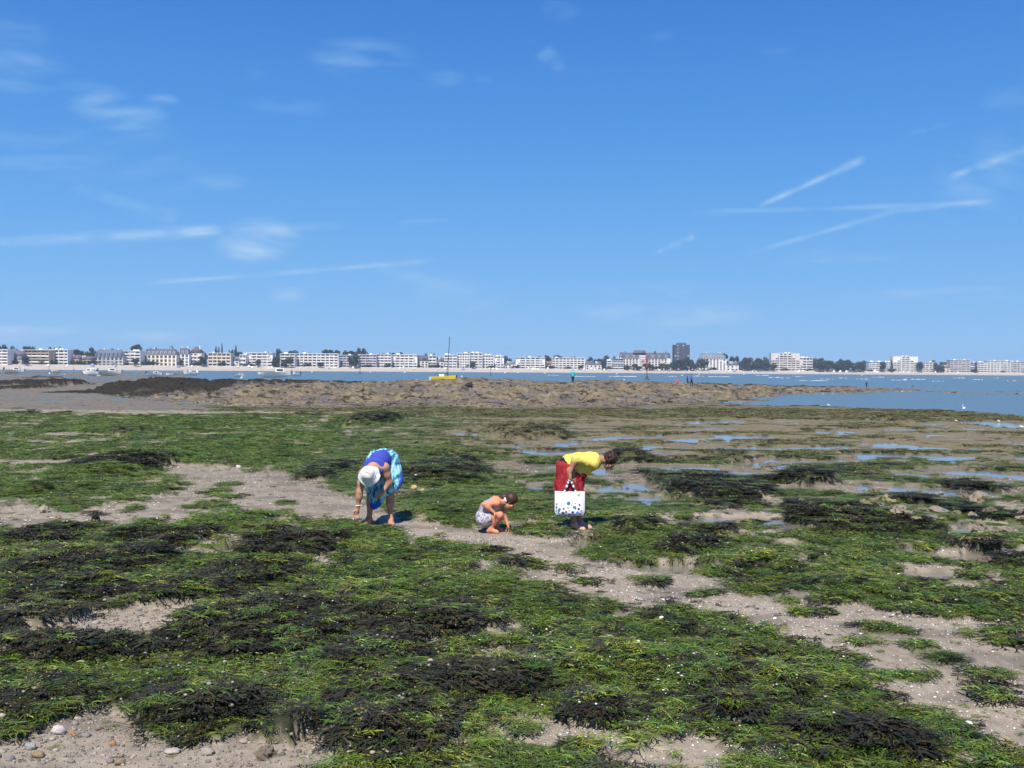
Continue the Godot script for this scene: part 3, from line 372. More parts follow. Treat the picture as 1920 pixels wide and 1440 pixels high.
func setup_view() -> void:
	var cam := Camera3D.new()
	cam.name = "camera"
	add_child(cam)
	cam.position = Vector3(0, EYE, 0)
	cam.rotation = Vector3(-atan(25.0 / 1884.0), 0, 0)
	cam.rotate_object_local(Vector3(0, 0, 1), atan(12.7 / 1920.0))
	cam.fov = rad_to_deg(2.0 * atan(720.0 / 1884.0))
	cam.near = 0.1
	cam.far = 12000.0
	cam.current = true
	var env := Environment.new()
	var pm := PanoramaSkyMaterial.new()
	pm.panorama = ImageTexture.create_from_image(sky_image())
	var sky := Sky.new()
	sky.sky_material = pm
	env.background_mode = Environment.BG_SKY
	env.sky = sky
	env.background_energy_multiplier = 0.81
	env.tonemap_mode = Environment.TONE_MAPPER_LINEAR
	env.tonemap_exposure = 1.25
	env.sdfgi_enabled = true
	env.ssao_enabled = true
	env.ssil_enabled = true
	env.fog_enabled = true
	env.fog_density = 0.00014
	env.fog_light_color = Color(0.80, 0.88, 1.0)
	var we := WorldEnvironment.new()
	we.name = "world_environment"
	we.environment = env
	add_child(we)
	var sun := DirectionalLight3D.new()
	sun.name = "sun"
	sun.light_energy = 1.6
	sun.light_color = Color(1.0, 0.965, 0.91)
	sun.light_angular_distance = 0.5
	sun.shadow_enabled = true
	add_child(sun)
	# high summer noon sun, behind the photographer and a little to the left
	sun.look_at_from_position(Vector3.ZERO, Vector3(0.13, -0.83, -0.55), Vector3.UP)

# ---------------------------------------------------------------- the foreshore
func to_poly(l: Array) -> PackedVector2Array:
	var p := PackedVector2Array()
	for a in l:
		p.append(Vector2(a[0], a[1]))
	return p

func make_bins() -> void:
	path_poly = to_poly(SAND_PATH)
	stony_poly = to_poly(STONY_CORNER)
	var fl := [[26.0, -1.0], [-420.0, -1.0], [-420.0, -560.0], [-175.0, -560.0], [-38.0, -104.0], [14.0, -100.0]]
	fl.append_array(FLAT_EDGE)
	flat_poly = to_poly(fl)
	var kinds := [DARK_BEDS, GREEN_BEDS, POOLS, BARE_PATCHES, TUFTS_ON_SAND]
	for k in kinds.size():
		for f in kinds[k]:
			var lo := int(floor((f[1] - f[3]) - 1.5))
			var hi := int(floor((f[1] + f[3]) + 1.5))
			for b in range(lo, hi + 1):
				if not bins.has(b):
					bins[b] = PackedFloat32Array()
				bins[b].append_array(PackedFloat32Array([k, f[0], f[1], 1.0 / f[2], 1.0 / f[3]]))

func along(t: Array, x: float, col: int) -> float:
	if x <= t[0][0]:
		return t[0][col]
	for k in range(1, t.size()):
		if x < t[k][0]:
			return lerpf(t[k - 1][col], t[k][col], (x - t[k - 1][0]) / (t[k][0] - t[k - 1][0]))
	return t[t.size() - 1][col]

func zone(x: float, z: float) -> void:
	var d := -z
	var n1 := NA.get_noise_2d(x, z)
	var n2 := NB.get_noise_2d(x, z)
	z_n1 = n1
	z_n2 = n2
	z_reef = 0.0
	z_land = true
	z_pool = 0.0
	var w := clampf(d * 0.02, 0.08, 0.9)
	var wx := x + NB.get_noise_2d(x * 0.5 + 40.0, z * 0.5) * w
	var wz := z + NA.get_noise_2d(x + 90.0, z) * w * 2.0
	if d > 50.0:
		far_zone(x, z, wx, wz)
		return
	var q0 := 0.0
	var q1 := 0.0
	var q2 := 0.0
	var q3 := 0.0
	var q4 := 0.0
	var q5 := 0.0
	var key := int(floor(z))
	if bins.has(key):
		var f: PackedFloat32Array = bins[key]
		for i in range(0, f.size(), 5):
			var a := (wx - f[i + 1]) * f[i + 3]
			var b := (wz - f[i + 2]) * f[i + 4]
			var q := 1.0 - a * a - b * b
			if q > 0.0:
				match int(f[i]):
					0:
						q0 = maxf(q0, q)
						if f[i + 3] < 1.8:
							q5 = maxf(q5, q)
					1: q1 = maxf(q1, q)
					2: q2 = maxf(q2, q)
					3: q3 = maxf(q3, q)
					4: q4 = maxf(q4, q)
	var jag := clampf(d * 0.02, 0.1, 0.35)
	var p := Vector2(wx + NB.get_noise_2d(x * 1.7 + 13.0, z * 1.7) * jag, wz + NB.get_noise_2d(x * 1.7, z * 1.7 + 31.0) * jag * 2.5)
	var b := -0.13 + n2 * 0.5 + n1 * 0.45
	var on_path := Geometry2D.is_point_in_polygon(p, path_poly)
	if on_path:
		b += 1.0
	elif d < 8.0 and Geometry2D.is_point_in_polygon(p, stony_poly):
		b += 0.95
	b += sqrt(q3) * 1.1 - sqrt(q4) * 1.4 - q1 * 0.5 - q0 * 0.5
	var wr := smoothstep(15.5, 21.0, d) * smoothstep(-2.6, 0.8, x)
	wr = maxf(wr, smoothstep(10.5, 13.0, d) * smoothstep(2.2, 3.6, x) * 0.75)
	if d > 30.0:
		b += 0.10
	z_pool = sqrt(q2) * 1.0 + n2 * 0.3 + 0.12 if q2 > 0.0 else 0.0
	if wr > 0.0:
		var s := NC.get_noise_2d(x * 0.8 + 300.0, z * 1.5)
		var strip := wr * maxf(s * 1.6 + n1 * 0.5 + n2 * 0.2 - 0.42, NA.get_noise_2d(x * 0.8 + 70.0, z * 1.1) * 1.7 + s * 0.4 + n2 * 0.2 - 0.36)
		z_pool = maxf(z_pool, strip)
		b += wr * (s * 0.9 + 0.24)
	z_pool = clampf(z_pool * (1.0 - minf(q5 * 3.0, 1.0)), 0.0, 1.0)
	z_bare = smoothstep(-0.10, 0.10, b)
	var dk := -0.20 + n1 * 0.65 + n2 * 0.55 + q0 * 1.1 - q1 * 0.6
	if d < 12.5:
		dk += 0.17 * smoothstep(1.0, -1.5, x) - 0.01
	if d > 16.0:
		dk += 0.36 * smoothstep(-1.0, 5.0, x) - 0.2
	var least := lerpf(0.20, 0.04, smoothstep(9.5, 14.0, d))
	z_dark = least + (0.84 - least) * smoothstep(-0.06, 0.24, dk)
	z_olive = clampf(smoothstep(20.0, 34.0, d) * smoothstep(-3.0 - d * 0.08, 1.0, x) + n1 * 0.3, 0.0, 1.0)
	z_height = 0.02 * n2 + 0.035 * n1 + (1.0 - z_bare) * (0.035 + 0.10 * q0 + 0.16 * smoothstep(13.0, 18.0, d) * q5 + 0.05 * q1 + 0.07 * maxf(n2, 0.0) + 0.08 * maxf(n1, 0.0)) - wr * 0.045
	if on_path:
		z_height = z_height * 0.6 + 0.012 * NB.get_noise_2d(x * 3.0 + 5.0, z * 3.0)
	z_height *= 1.0 - 0.6 * wr * z_bare
	if z_pool > 0.0:
		z_height = lerpf(z_height, WATER - 0.07, smoothstep(0.0, 0.16, z_pool))
	elif z_height < WATER + 0.008:
		z_height = WATER + 0.012

func far_zone(x: float, z: float, wx: float, wz: float) -> void:
	var d := -z
	var n1 := z_n1
	z_bare = 0.5
	z_dark = 0.0
	z_olive = 1.0
	var flat := Geometry2D.is_point_in_polygon(Vector2(wx, wz), flat_poly)
	z_height = -0.9
	z_land = flat
	if flat:
		var s := NC.get_noise_2d(x * 0.8 + 300.0, z * 1.5)
		z_height = 0.01 + 0.04 * n1 + 0.03 * z_n2
		var left := smoothstep(-10.0, -24.0, x + (d - 60.0) * 0.2)
		z_olive = 1.0 - left
		z_dark = clampf(smoothstep(0.05, 0.4, n1 + s * 0.4), 0.0, 1.0) * (1.0 - left * 0.6)
		z_bare = smoothstep(-0.1, 0.4, s + left * 0.9 - 0.12)
		var wet := s * 1.4 + n1 * 0.4 - 0.38
		if left > 0.5 and d < 95.0:
			wet = maxf(wet, (0.5 - absf(d - 76.0) / 12.0) * 0.8 + s * 1.2 + n1 * 0.6)
		if d > 120.0:
			wet = s * 1.3 + n1 * 0.5 - 0.05
		if wet > 0.0:
			z_pool = minf(wet, 1.0)
			z_height = lerpf(z_height, WATER - 0.05, smoothstep(0.0, 0.25, wet))
		elif z_height < WATER + 0.01:
			z_height = WATER + 0.01
	for m in LEFT_MOUNDS:
		var a: float = (wx - m[0]) / m[2]
		var b: float = (wz - m[1]) / m[3]
		var q := 1.0 - a * a - b * b
		if q > 0.0:
			z_height = maxf(z_height, m[4] * sqrt(q) + z_n2 * 0.2 + n1 * 0.15)
			z_reef = 1.0
			z_land = true
			z_pool = 0.0
	if d < 215.0 and x > -48.0:
		var zc := along(REEF_CREST, wx, 1)
		var hc := along(REEF_CREST, wx, 2)
		var zf := along(REEF_FOOT, wx, 1)
		if zf < zc + 6.0:
			zf = zc + 6.0
		var t := 0.0
		if wz > zc:
			t = clampf((zf - wz) / (zf - zc), 0.0, 1.0)
			t = pow(t, 0.85)
		else:
			t = clampf(1.0 - (zc - wz) / 14.0, -1.0, 1.0)
		t *= smoothstep(-45.0, -40.0, wx)
		if t > 0.0:
			z_land = true
			z_reef = smoothstep(0.0, 0.12, t)
			var rock := ND.get_noise_2d(x * 0.55, z * 0.3) + 0.5
			var rock2 := ND.get_noise_2d(x * 1.6 + 70.0, z * 1.0) + 0.5
			var jag := (rock * 0.30 + rock2 * 0.13 + z_n2 * 0.12 + NC.get_noise_2d(x, z * 0.6) * 0.45) * smoothstep(0.0, 0.3, t)
			var top := hc + 0.06 - 0.18
			var hh := lerpf(-0.02, top, smoothstep(0.0, 1.0, t)) + jag * lerpf(1.0, 0.4, smoothstep(0.7, 1.0, t))
			# the strata break in ledges
			var dip := hh + x * 0.035 + NC.get_noise_2d(x * 0.5 + 9.0, z * 0.5) * 0.25
			var led := floorf(dip / 0.24) * 0.24
			var fr := (dip - led) / 0.24
			hh += (led + 0.24 * smoothstep(0.72, 1.0, fr) - dip) * 0.8
			z_height = maxf(z_height, hh)
			z_pool = 0.0

func ground_h(x: float, z: float) -> float:
	zone(x, z)
	return z_height

func ground_color(x: float, z: float) -> Color:
	var n3 := NB.get_noise_2d(x * 3.1 + 11.0, z * 3.1)
	var damp := NC.get_noise_2d(x * 3.0 + 20.0, z * 5.0)
	var sand := Color(0.325, 0.280, 0.220) * (1.0 + n3 * 0.25 + z_n1 * 0.18)
	sand = sand.lerp(Color(0.175, 0.155, 0.13), smoothstep(0.08, 0.34, damp) * 0.7)
	var weed := Color(0.078, 0.105, 0.026).lerp(Color(0.026, 0.026, 0.017), z_dark)
	var d := -z
	if d > 14.0:
		weed = weed.lerp(Color(0.090, 0.135, 0.032).lerp(Color(0.032, 0.040, 0.020), z_dark), smoothstep(14.0, 26.0, d))
	weed *= 1.0 + n3 * 0.5
	var mud := Color(0.165, 0.142, 0.108)
	var turf := Color(0.165, 0.150, 0.078) * (1.0 + n3 * 0.35 + z_n1 * 0.3)
	var c := weed.lerp(turf, z_olive * 0.75)
	sand = sand.lerp(mud.lerp(Color(0.185, 0.155, 0.092), z_olive), smoothstep(15.0, 24.0, d) * smoothstep(-9.0, -1.0, x) * 0.85)
	if d > 55.0:
		sand = Color(0.175, 0.150, 0.108).lerp(Color(0.185, 0.168, 0.140), smoothstep(-6.0, -22.0, x)) * (1.0 + n3 * 0.25)
		c = Color(0.020, 0.021, 0.015).lerp(turf, 1.0 - z_dark)
	c = c.lerp(sand, z_bare)
	if z_pool > 0.0 and z_height < WATER + 0.01:
		c = c.lerp(Color(0.085, 0.085, 0.055), 0.7)
	if z_reef > 0.0:
		var s := NC.get_noise_2d(x * 0.9 + 7.0, z * 0.5)
		var s2 := NC.get_noise_2d(x * 2.6, z * 1.2 + 60.0)
		var r := Color(0.225, 0.190, 0.132)
		r = r.lerp(Color(0.150, 0.138, 0.136), smoothstep(-0.08, 0.16, s))
		r = r.lerp(Color(0.225, 0.175, 0.095), smoothstep(0.05, 0.3, s2) * 0.6)
		r = r.lerp(Color(0.140, 0.115, 0.055), smoothstep(0.05, 0.32, -s2) * 0.6)
		r *= 1.0 + n3 * 0.55
		# black wrack covers the seaward side and the left end of the reef
		var zc := along(REEF_CREST, x, 1)
		var thick := lerpf(5.0, 24.0, smoothstep(-19.0, -29.0, x))
		var blk := smoothstep(-12.0, -16.0, x + z_n1 * 6.0) * smoothstep(thick, thick * 0.6, z - zc + z_n1 * 9.0 + s * 8.0)
		if x < -44.0:
			blk = smoothstep(0.5, 0.3, z_n1 + s)
		blk = maxf(blk, smoothstep(-31.0, -35.0, x + z_n1 * 6.0 + s * 6.0))
		blk = maxf(blk, smoothstep(20.0, 26.0, x) * smoothstep(4.0, 0.0, z - zc + z_n1 * 8.0))
		blk = maxf(blk, smoothstep(0.24, 0.36, z_n1 + s2 * 0.4) * 0.9)
		r = r.lerp(Color(0.022, 0.021, 0.015) * (1.0 + n3 * 0.4), clampf(blk, 0.0, 1.0) * 0.95)
		c = c.lerp(r, z_reef)
	c.a = 1.0
	return c

func build_foreshore() -> void:
	var rows := PackedFloat32Array()
	var d := 3.0
	while d < 58.0:
		rows.append(d)
		d += maxf(0.026, d * 0.0070)
	while d < 125.0:
		rows.append(d)
		d += 0.30
	while d < 560.0:
		rows.append(d)
		d += minf(0.6 + (d - 125.0) * 0.06, 14.0)
	var cols := 560
	var nr := rows.size()
	var V := PackedVector3Array()
	var C := PackedColorArray()
	V.resize(nr * cols)
	C.resize(nr * cols)
	for i in nr:
		var dd := rows[i]
		var half := dd * 0.6 + 2.5
		for j in cols:
			var x := half * (2.0 * j / (cols - 1) - 1.0)
			zone(x, -dd)
			V[i * cols + j] = Vector3(x, z_height, -dd)
			C[i * cols + j] = ground_color(x, -dd)
	var N := PackedVector3Array()
	N.resize(nr * cols)
	for i in nr:
		for j in cols:
			var a := V[i * cols + maxi(j - 1, 0)]
			var b := V[i * cols + mini(j + 1, cols - 1)]
			var e := V[maxi(i - 1, 0) * cols + j]
			var f := V[mini(i + 1, nr - 1) * cols + j]
			N[i * cols + j] = (b - a).cross(f - e).normalized()
	var I := PackedInt32Array()
	I.resize((nr - 1) * (cols - 1) * 6)
	var k := 0
	for i in nr - 1:
		for j in cols - 1:
			var a := i * cols + j
			I[k] = a; I[k + 1] = a + cols; I[k + 2] = a + 1
			I[k + 3] = a + 1; I[k + 4] = a + cols; I[k + 5] = a + cols + 1
			k += 6
	var arr := []
	arr.resize(Mesh.ARRAY_MAX)
	arr[Mesh.ARRAY_VERTEX] = V
	arr[Mesh.ARRAY_NORMAL] = N
	arr[Mesh.ARRAY_COLOR] = C
	arr[Mesh.ARRAY_INDEX] = I
	var am := ArrayMesh.new()
	am.add_surface_from_arrays(Mesh.PRIMITIVE_TRIANGLES, arr)
	structure("shore_ground", am, M.ground)

func quad_sheet(pts: Array) -> ArrayMesh:
	var st := SurfaceTool.new()
	st.begin(Mesh.PRIMITIVE_TRIANGLES)
	for q in pts:
		for v in [q[0], q[1], q[2], q[0], q[2], q[3]]:
			st.set_normal(Vector3.UP)
			st.add_vertex(v)
	return st.commit()

func build_water() -> void:
	# still water standing in the hollows of the foreshore
	var y := WATER
	structure("pool_water", quad_sheet([[Vector3(-40, y, -6), Vector3(-40, y, -53), Vector3(40, y, -53), Vector3(40, y, -6)]]), M.pool)
	var far := []
	var rows := [53.0, 150.0, 500.0, 1500.0, 2300.0]
	for k in rows.size() - 1:
		var a: float = rows[k]
		var b: float = rows[k + 1]
		far.append([Vector3(-a * 1.2 - 30, y, -a), Vector3(-b * 1.2 - 30, y, -b), Vector3(b * 1.2 + 30, y, -b), Vector3(a * 1.2 + 30, y, -a)])
	far.append([Vector3(40, y, 0), Vector3(40, y, -53), Vector3(93, y, -53), Vector3(93, y, 0)])
	structure("sea_water", quad_sheet(far), M.sea)

# ---------------------------------------------------------------- weed, stones and shells
func ribbon(V: PackedVector3Array, C: PackedColorArray, I: PackedInt32Array, pts: Array, widths: Array, side: Vector3, col: Color, tip: Color) -> void:
	var base := V.size()
	var n := pts.size()
	for k in n:
		var p: Vector3 = pts[k]
		var w: float = widths[k]
		V.append(p - side * w)
		V.append(p + side * w)
		var c := col.lerp(tip, float(k) / (n - 1))
		C.append(c)
		C.append(c)
	for k in n - 1:
		var a := base + k * 2
		I.append_array(PackedInt32Array([a, a + 2, a + 1, a + 1, a + 2, a + 3]))

func finish(V: PackedVector3Array, C: PackedColorArray, I: PackedInt32Array) -> ArrayMesh:
	var st := SurfaceTool.new()
	st.begin(Mesh.PRIMITIVE_TRIANGLES)
	for k in V.size():
		st.set_color(C[k])
		st.add_vertex(V[k])
	for k in I:
		st.add_index(k)
	st.generate_normals()
	return st.commit()

func tuft_mesh(seed_: int, blades: int, spread: float, length: float, width: float, rise: float, fan: float, palette: Array) -> ArrayMesh:
	var rng := RandomNumberGenerator.new()
	rng.seed = seed_
	var V := PackedVector3Array()
	var C := PackedColorArray()
	var I := PackedInt32Array()
	for k in blades:
		var a := rng.randf() * TAU
		var root := Vector3(cos(a), 0, sin(a)) * spread * sqrt(rng.randf())
		var dir_a := rng.randfn(0.0, fan)
		var l := length * rng.randf_range(0.5, 1.2)
		var r := rise * rng.randf_range(0.2, 1.2)
		var w := width * rng.randf_range(0.6, 1.3)
		var bend := rng.randfn(0.0, 1.3)
		var pts := []
		var ws := []
		var p := root
		var segs := 4
		for s in segs + 1:
			var t := float(s) / segs
			var yy := r * 4.0 * t * (1.0 - t) * (1.0 if t < 0.5 else 0.8) + 0.004 + rng.randf() * 0.008
			pts.append(Vector3(p.x, yy, p.z))
			ws.append(w * (0.55 + 0.9 * sin(PI * minf(t * 0.9 + 0.08, 1.0))) * 0.6)
			var aa := dir_a + bend * t
			p += Vector3(cos(aa), 0, sin(aa)) * l / segs
		var side := Vector3(-sin(dir_a), rng.randfn(0.0, 0.45), cos(dir_a)).normalized()
		var c: Color = palette[rng.randi() % palette.size()]
		c = c * rng.randf_range(0.7, 1.3)
		ribbon(V, C, I, pts, ws, side, c, c * 1.15)
	return finish(V, C, I)

# crumpled sheets of sea lettuce lying one over another
func lettuce_mesh(seed_: int, sheets: int, spread: float, size: float, palette: Array) -> ArrayMesh:
	var rng := RandomNumberGenerator.new()
	rng.seed = seed_
	var V := PackedVector3Array()
	var C := PackedColorArray()
	var I := PackedInt32Array()
	for k in sheets:
		var a := rng.randf() * TAU
		var p := Vector3(cos(a), 0, sin(a)) * spread * sqrt(rng.randf()) + Vector3(0, 0.004 + rng.randf() * 0.016, 0)
		var c: Color = palette[rng.randi() % palette.size()] * rng.randf_range(0.75, 1.35)
		var s := size * rng.randf_range(0.5, 1.3)
		var base := V.size()
		V.append(p + Vector3(0, rng.randf() * 0.01, 0))
		C.append(c * 1.1)
		var n := 6
		var tw := rng.randf() * TAU
		for j in n:
			var b := TAU * j / n
			var r := s * rng.randf_range(0.6, 1.25)
			V.append(p + Basis(Vector3.UP, tw) * Vector3(cos(b) * r * 2.0, rng.randfn(0.0, 0.006), sin(b) * r * 0.75))
			C.append(c * rng.randf_range(0.85, 1.15))
		for j in n:
			I.append_array(PackedInt32Array([base, base + 1 + j, base + 1 + (j + 1) % n]))
	return finish(V, C, I)

func frond(V: PackedVector3Array, C: PackedColorArray, I: PackedInt32Array, rng: RandomNumberGenerator, p: Vector3, a: float, l: float, w: float, level: int, c: Color, climb: float) -> void:
	var pts := [p]
	var ws := [w]
	var q := p
	var aa := a
	for s in 3:
		aa += rng.randfn(0.0, 0.14)
		q += Vector3(cos(aa) * l / 3.0, climb * l / 3.0, sin(aa) * l / 3.0)
		climb -= 0.22
		q.y = maxf(q.y, 0.006 + rng.randf() * 0.01)
		pts.append(q)
		ws.append(w * rng.randf_range(0.85, 1.2))
	if level == 0:
		ws[3] = w * 0.5
	var side := Vector3(-sin(a), rng.randfn(0.0, 0.4), cos(a)).normalized()
	ribbon(V, C, I, pts, ws, side, c, c * 1.2)
	if level > 0:
		var n := 2 if rng.randf() < 0.75 else 3
		for k in n:
			frond(V, C, I, rng, q, aa + (k - (n - 1) * 0.5) * rng.randf_range(0.5, 0.95), l * rng.randf_range(0.65, 0.95), w * 0.82, level - 1, c * rng.randf_range(0.85, 1.15), climb + 0.1)

func wrack_mesh(seed_: int, fronds: int, length: float, width: float, fan: float, palette: Array) -> ArrayMesh:
	var rng := RandomNumberGenerator.new()
	rng.seed = seed_
	var V := PackedVector3Array()
	var C := PackedColorArray()
	var I := PackedInt32Array()
	for k in fronds:
		var a := rng.randf() * TAU
		var root := Vector3(cos(a), 0, sin(a)) * 0.10 * rng.randf() + Vector3(0, 0.008 + 0.025 * rng.randf(), 0)
		frond(V, C, I, rng, root, rng.randfn(0.0, fan), length * rng.randf_range(0.25, 0.4), width * rng.randf_range(0.7, 1.2), 2, palette[rng.randi() % palette.size()] * rng.randf_range(0.7, 1.3), rng.randf_range(0.0, 0.28))
	return finish(V, C, I)

func rock_mesh(seed_: int, rings: int, flat: float, rough: float, tint := Color(1, 1, 1), faceted := false) -> ArrayMesh:
	var n := FastNoiseLite.new()
	n.seed = seed_
	n.frequency = 0.75
	n.fractal_octaves = 3
	var st := SurfaceTool.new()
	st.begin(Mesh.PRIMITIVE_TRIANGLES)
	var segs := rings * 2
	for i in rings + 1:
		var th := PI * i / rings
		for j in segs:
			var ph := TAU * j / segs
			var v := Vector3(sin(th) * cos(ph), cos(th), sin(th) * sin(ph))
			var r := 1.0 + n.get_noise_3dv(v * 1.1) * rough * 0.7 - absf(n.get_noise_3dv(v * 2.3 + Vector3(5, 3, 1))) * rough * 0.9
			v = v * r * 0.5
			v.y *= flat
			v.z *= 0.8
			var g := 1.0 + 0.35 * n.get_noise_3dv(v * 9.0)
			st.set_color(Color(tint.r * g, tint.g * g, tint.b * g))
			st.set_smooth_group(0)
			st.add_vertex(v)
	for i in rings:
		for j in segs:
			var a := i * segs + j
			var b := i * segs + (j + 1) % segs
			if i > 0:
				st.add_index(a); st.add_index(b); st.add_index(a + segs)
			if i < rings - 1:
				st.add_index(b); st.add_index(b + segs); st.add_index(a + segs)
	if faceted:
		st.deindex()
		var sharp := SurfaceTool.new()
		sharp.begin(Mesh.PRIMITIVE_TRIANGLES)
		var arr := st.commit_to_arrays()
		for k in arr[Mesh.ARRAY_VERTEX].size():
			sharp.set_smooth_group(-1)
			sharp.set_color(arr[Mesh.ARRAY_COLOR][k])
			sharp.add_vertex(arr[Mesh.ARRAY_VERTEX][k])
		sharp.generate_normals()
		return sharp.commit()
	st.generate_normals()
	return st.commit()

func build_weed() -> void:
	var rng := RandomNumberGenerator.new()
	rng.seed = 2024
	var greens := [Color(0.125, 0.195, 0.022), Color(0.092, 0.155, 0.020), Color(0.052, 0.094, 0.018), Color(0.170, 0.220, 0.040), Color(0.120, 0.115, 0.042), Color(0.066, 0.135, 0.024)]
	var browns := [Color(0.025, 0.025, 0.018), Color(0.030, 0.029, 0.020), Color(0.046, 0.036, 0.020), Color(0.022, 0.027, 0.019), Color(0.036, 0.042, 0.018)]
	var olives := [Color(0.140, 0.132, 0.052), Color(0.100, 0.110, 0.038), Color(0.065, 0.056, 0.030), Color(0.175, 0.150, 0.072)]
	var tm := []
	var wm := []
	var om := []
	for k in 3:
		if k == 1:
			tm.append(tuft_mesh(110, 44, 0.10, 0.13, 0.0036, 0.012, 1.0, greens))
		else:
			tm.append(tuft_mesh(100 + k, 38, 0.09, 0.095, 0.0048, 0.011, 1.6, greens))
		wm.append(wrack_mesh(200 + k, 10, 0.20 + 0.03 * k, 0.0062 + 0.0012 * k, 1.1, browns))
		om.append(lettuce_mesh(310, 28, 0.10, 0.012, olives) if k == 1 else tuft_mesh(300 + k, 24, 0.10, 0.09, 0.0065, 0.010, 2.4, olives))
	var tb := [PackedFloat32Array(), PackedFloat32Array(), PackedFloat32Array()]
	var wb := [PackedFloat32Array(), PackedFloat32Array(), PackedFloat32Array()]
	var ob := [PackedFloat32Array(), PackedFloat32Array(), PackedFloat32Array()]
	# distance from, to, plants per square metre, size
	for band in [[3.6, 7.5, 360.0, 0.8], [7.5, 11.0, 260.0, 0.88], [11.0, 18.0, 165.0, 1.0], [18.0, 30.0, 80.0, 1.25], [30.0, 64.0, 26.0, 1.75]]:
		var a: float = band[0]
		var b: float = band[1]
		var area := 0.56 * (b * b - a * a) + 2.4 * (b - a)
		for k in int(area * band[2]):
			var d := sqrt(lerpf(a * a, b * b, rng.randf()))
			var x := (0.56 * d + 1.2) * (2.0 * rng.randf() - 1.0)
			zone(x, -d)
			var lone := rng.randf() < 0.085 + 0.10 * z_n1
			if not z_land or z_reef > 0.3 or (z_height < WATER + 0.004 and rng.randf() < 0.98) or (z_bare > rng.randf_range(0.1, 0.5) and not lone):
				continue
			var s: float = band[3] * rng.randf_range(0.55, 1.35)
			if lone and z_bare > 0.5:
				s *= rng.randf_range(0.2, 0.5)
			var flow := 0.35 + 2.2 * NC.get_noise_2d(x * 1.6, -d * 1.6) + rng.randfn(0.0, 0.55)
			if rng.randf() < 0.3:
				flow += PI
			var bs := Basis(Vector3.UP, flow) * Basis(Vector3(1, 0, 0), rng.randfn(0.0, 0.08))
			bs = bs.scaled(Vector3(s, s * rng.randf_range(0.6, 1.3) * (1.0 if d < 16.0 else (0.75 if x < -3.0 - d * 0.08 else 0.5)), s))
			var pos := Vector3(x, z_height - 0.004, -d)
			var v := 1 + 0.5 * z_n1 + rng.randfn(0.0, 0.14)
			var pick := rng.randi() % 3
			if rng.randf() < z_olive * 0.8:
				put(ob[pick], bs, pos, Color(v, v * rng.randf_range(0.9, 1.1), v))
			elif rng.randf() < z_dark:
				bs = bs.scaled(Vector3.ONE * 0.9)
				put(wb[pick], bs, pos, Color(v, v * rng.randf_range(0.9, 1.1), v * rng.randf_range(0.8, 1.1)))
			else:
				pos.y += 0.03 * z_dark * s
				put(tb[pick], bs, pos, Color(v * rng.randf_range(0.8, 1.25), v, v * rng.randf_range(0.7, 1.2)))
	var gl := ["matted bright green sea lettuce covering the foreshore", "stringy green gutweed combed flat over the stones", "mixed mid green algae lying over sand and rock"]
	var wl := ["dark brown wrack lying in glossy heaps", "blackish bladder wrack fronds draped over low mounds", "olive black wrack spread between the green algae"]
	var ol := ["dull olive brown turf weed on the far tidal flat", "straw coloured matted weed around the tide pools", "brownish short weed on the wet flat before the reef"]
	for k in 3:
		scatter("green_seaweed", tm[k], M.green, tb[k], gl[k], "seaweed")
		scatter("dark_seaweed", wm[k], M.wrack, wb[k], wl[k], "seaweed")
		scatter("olive_seaweed", om[k], M.olive, ob[k], ol[k], "seaweed")

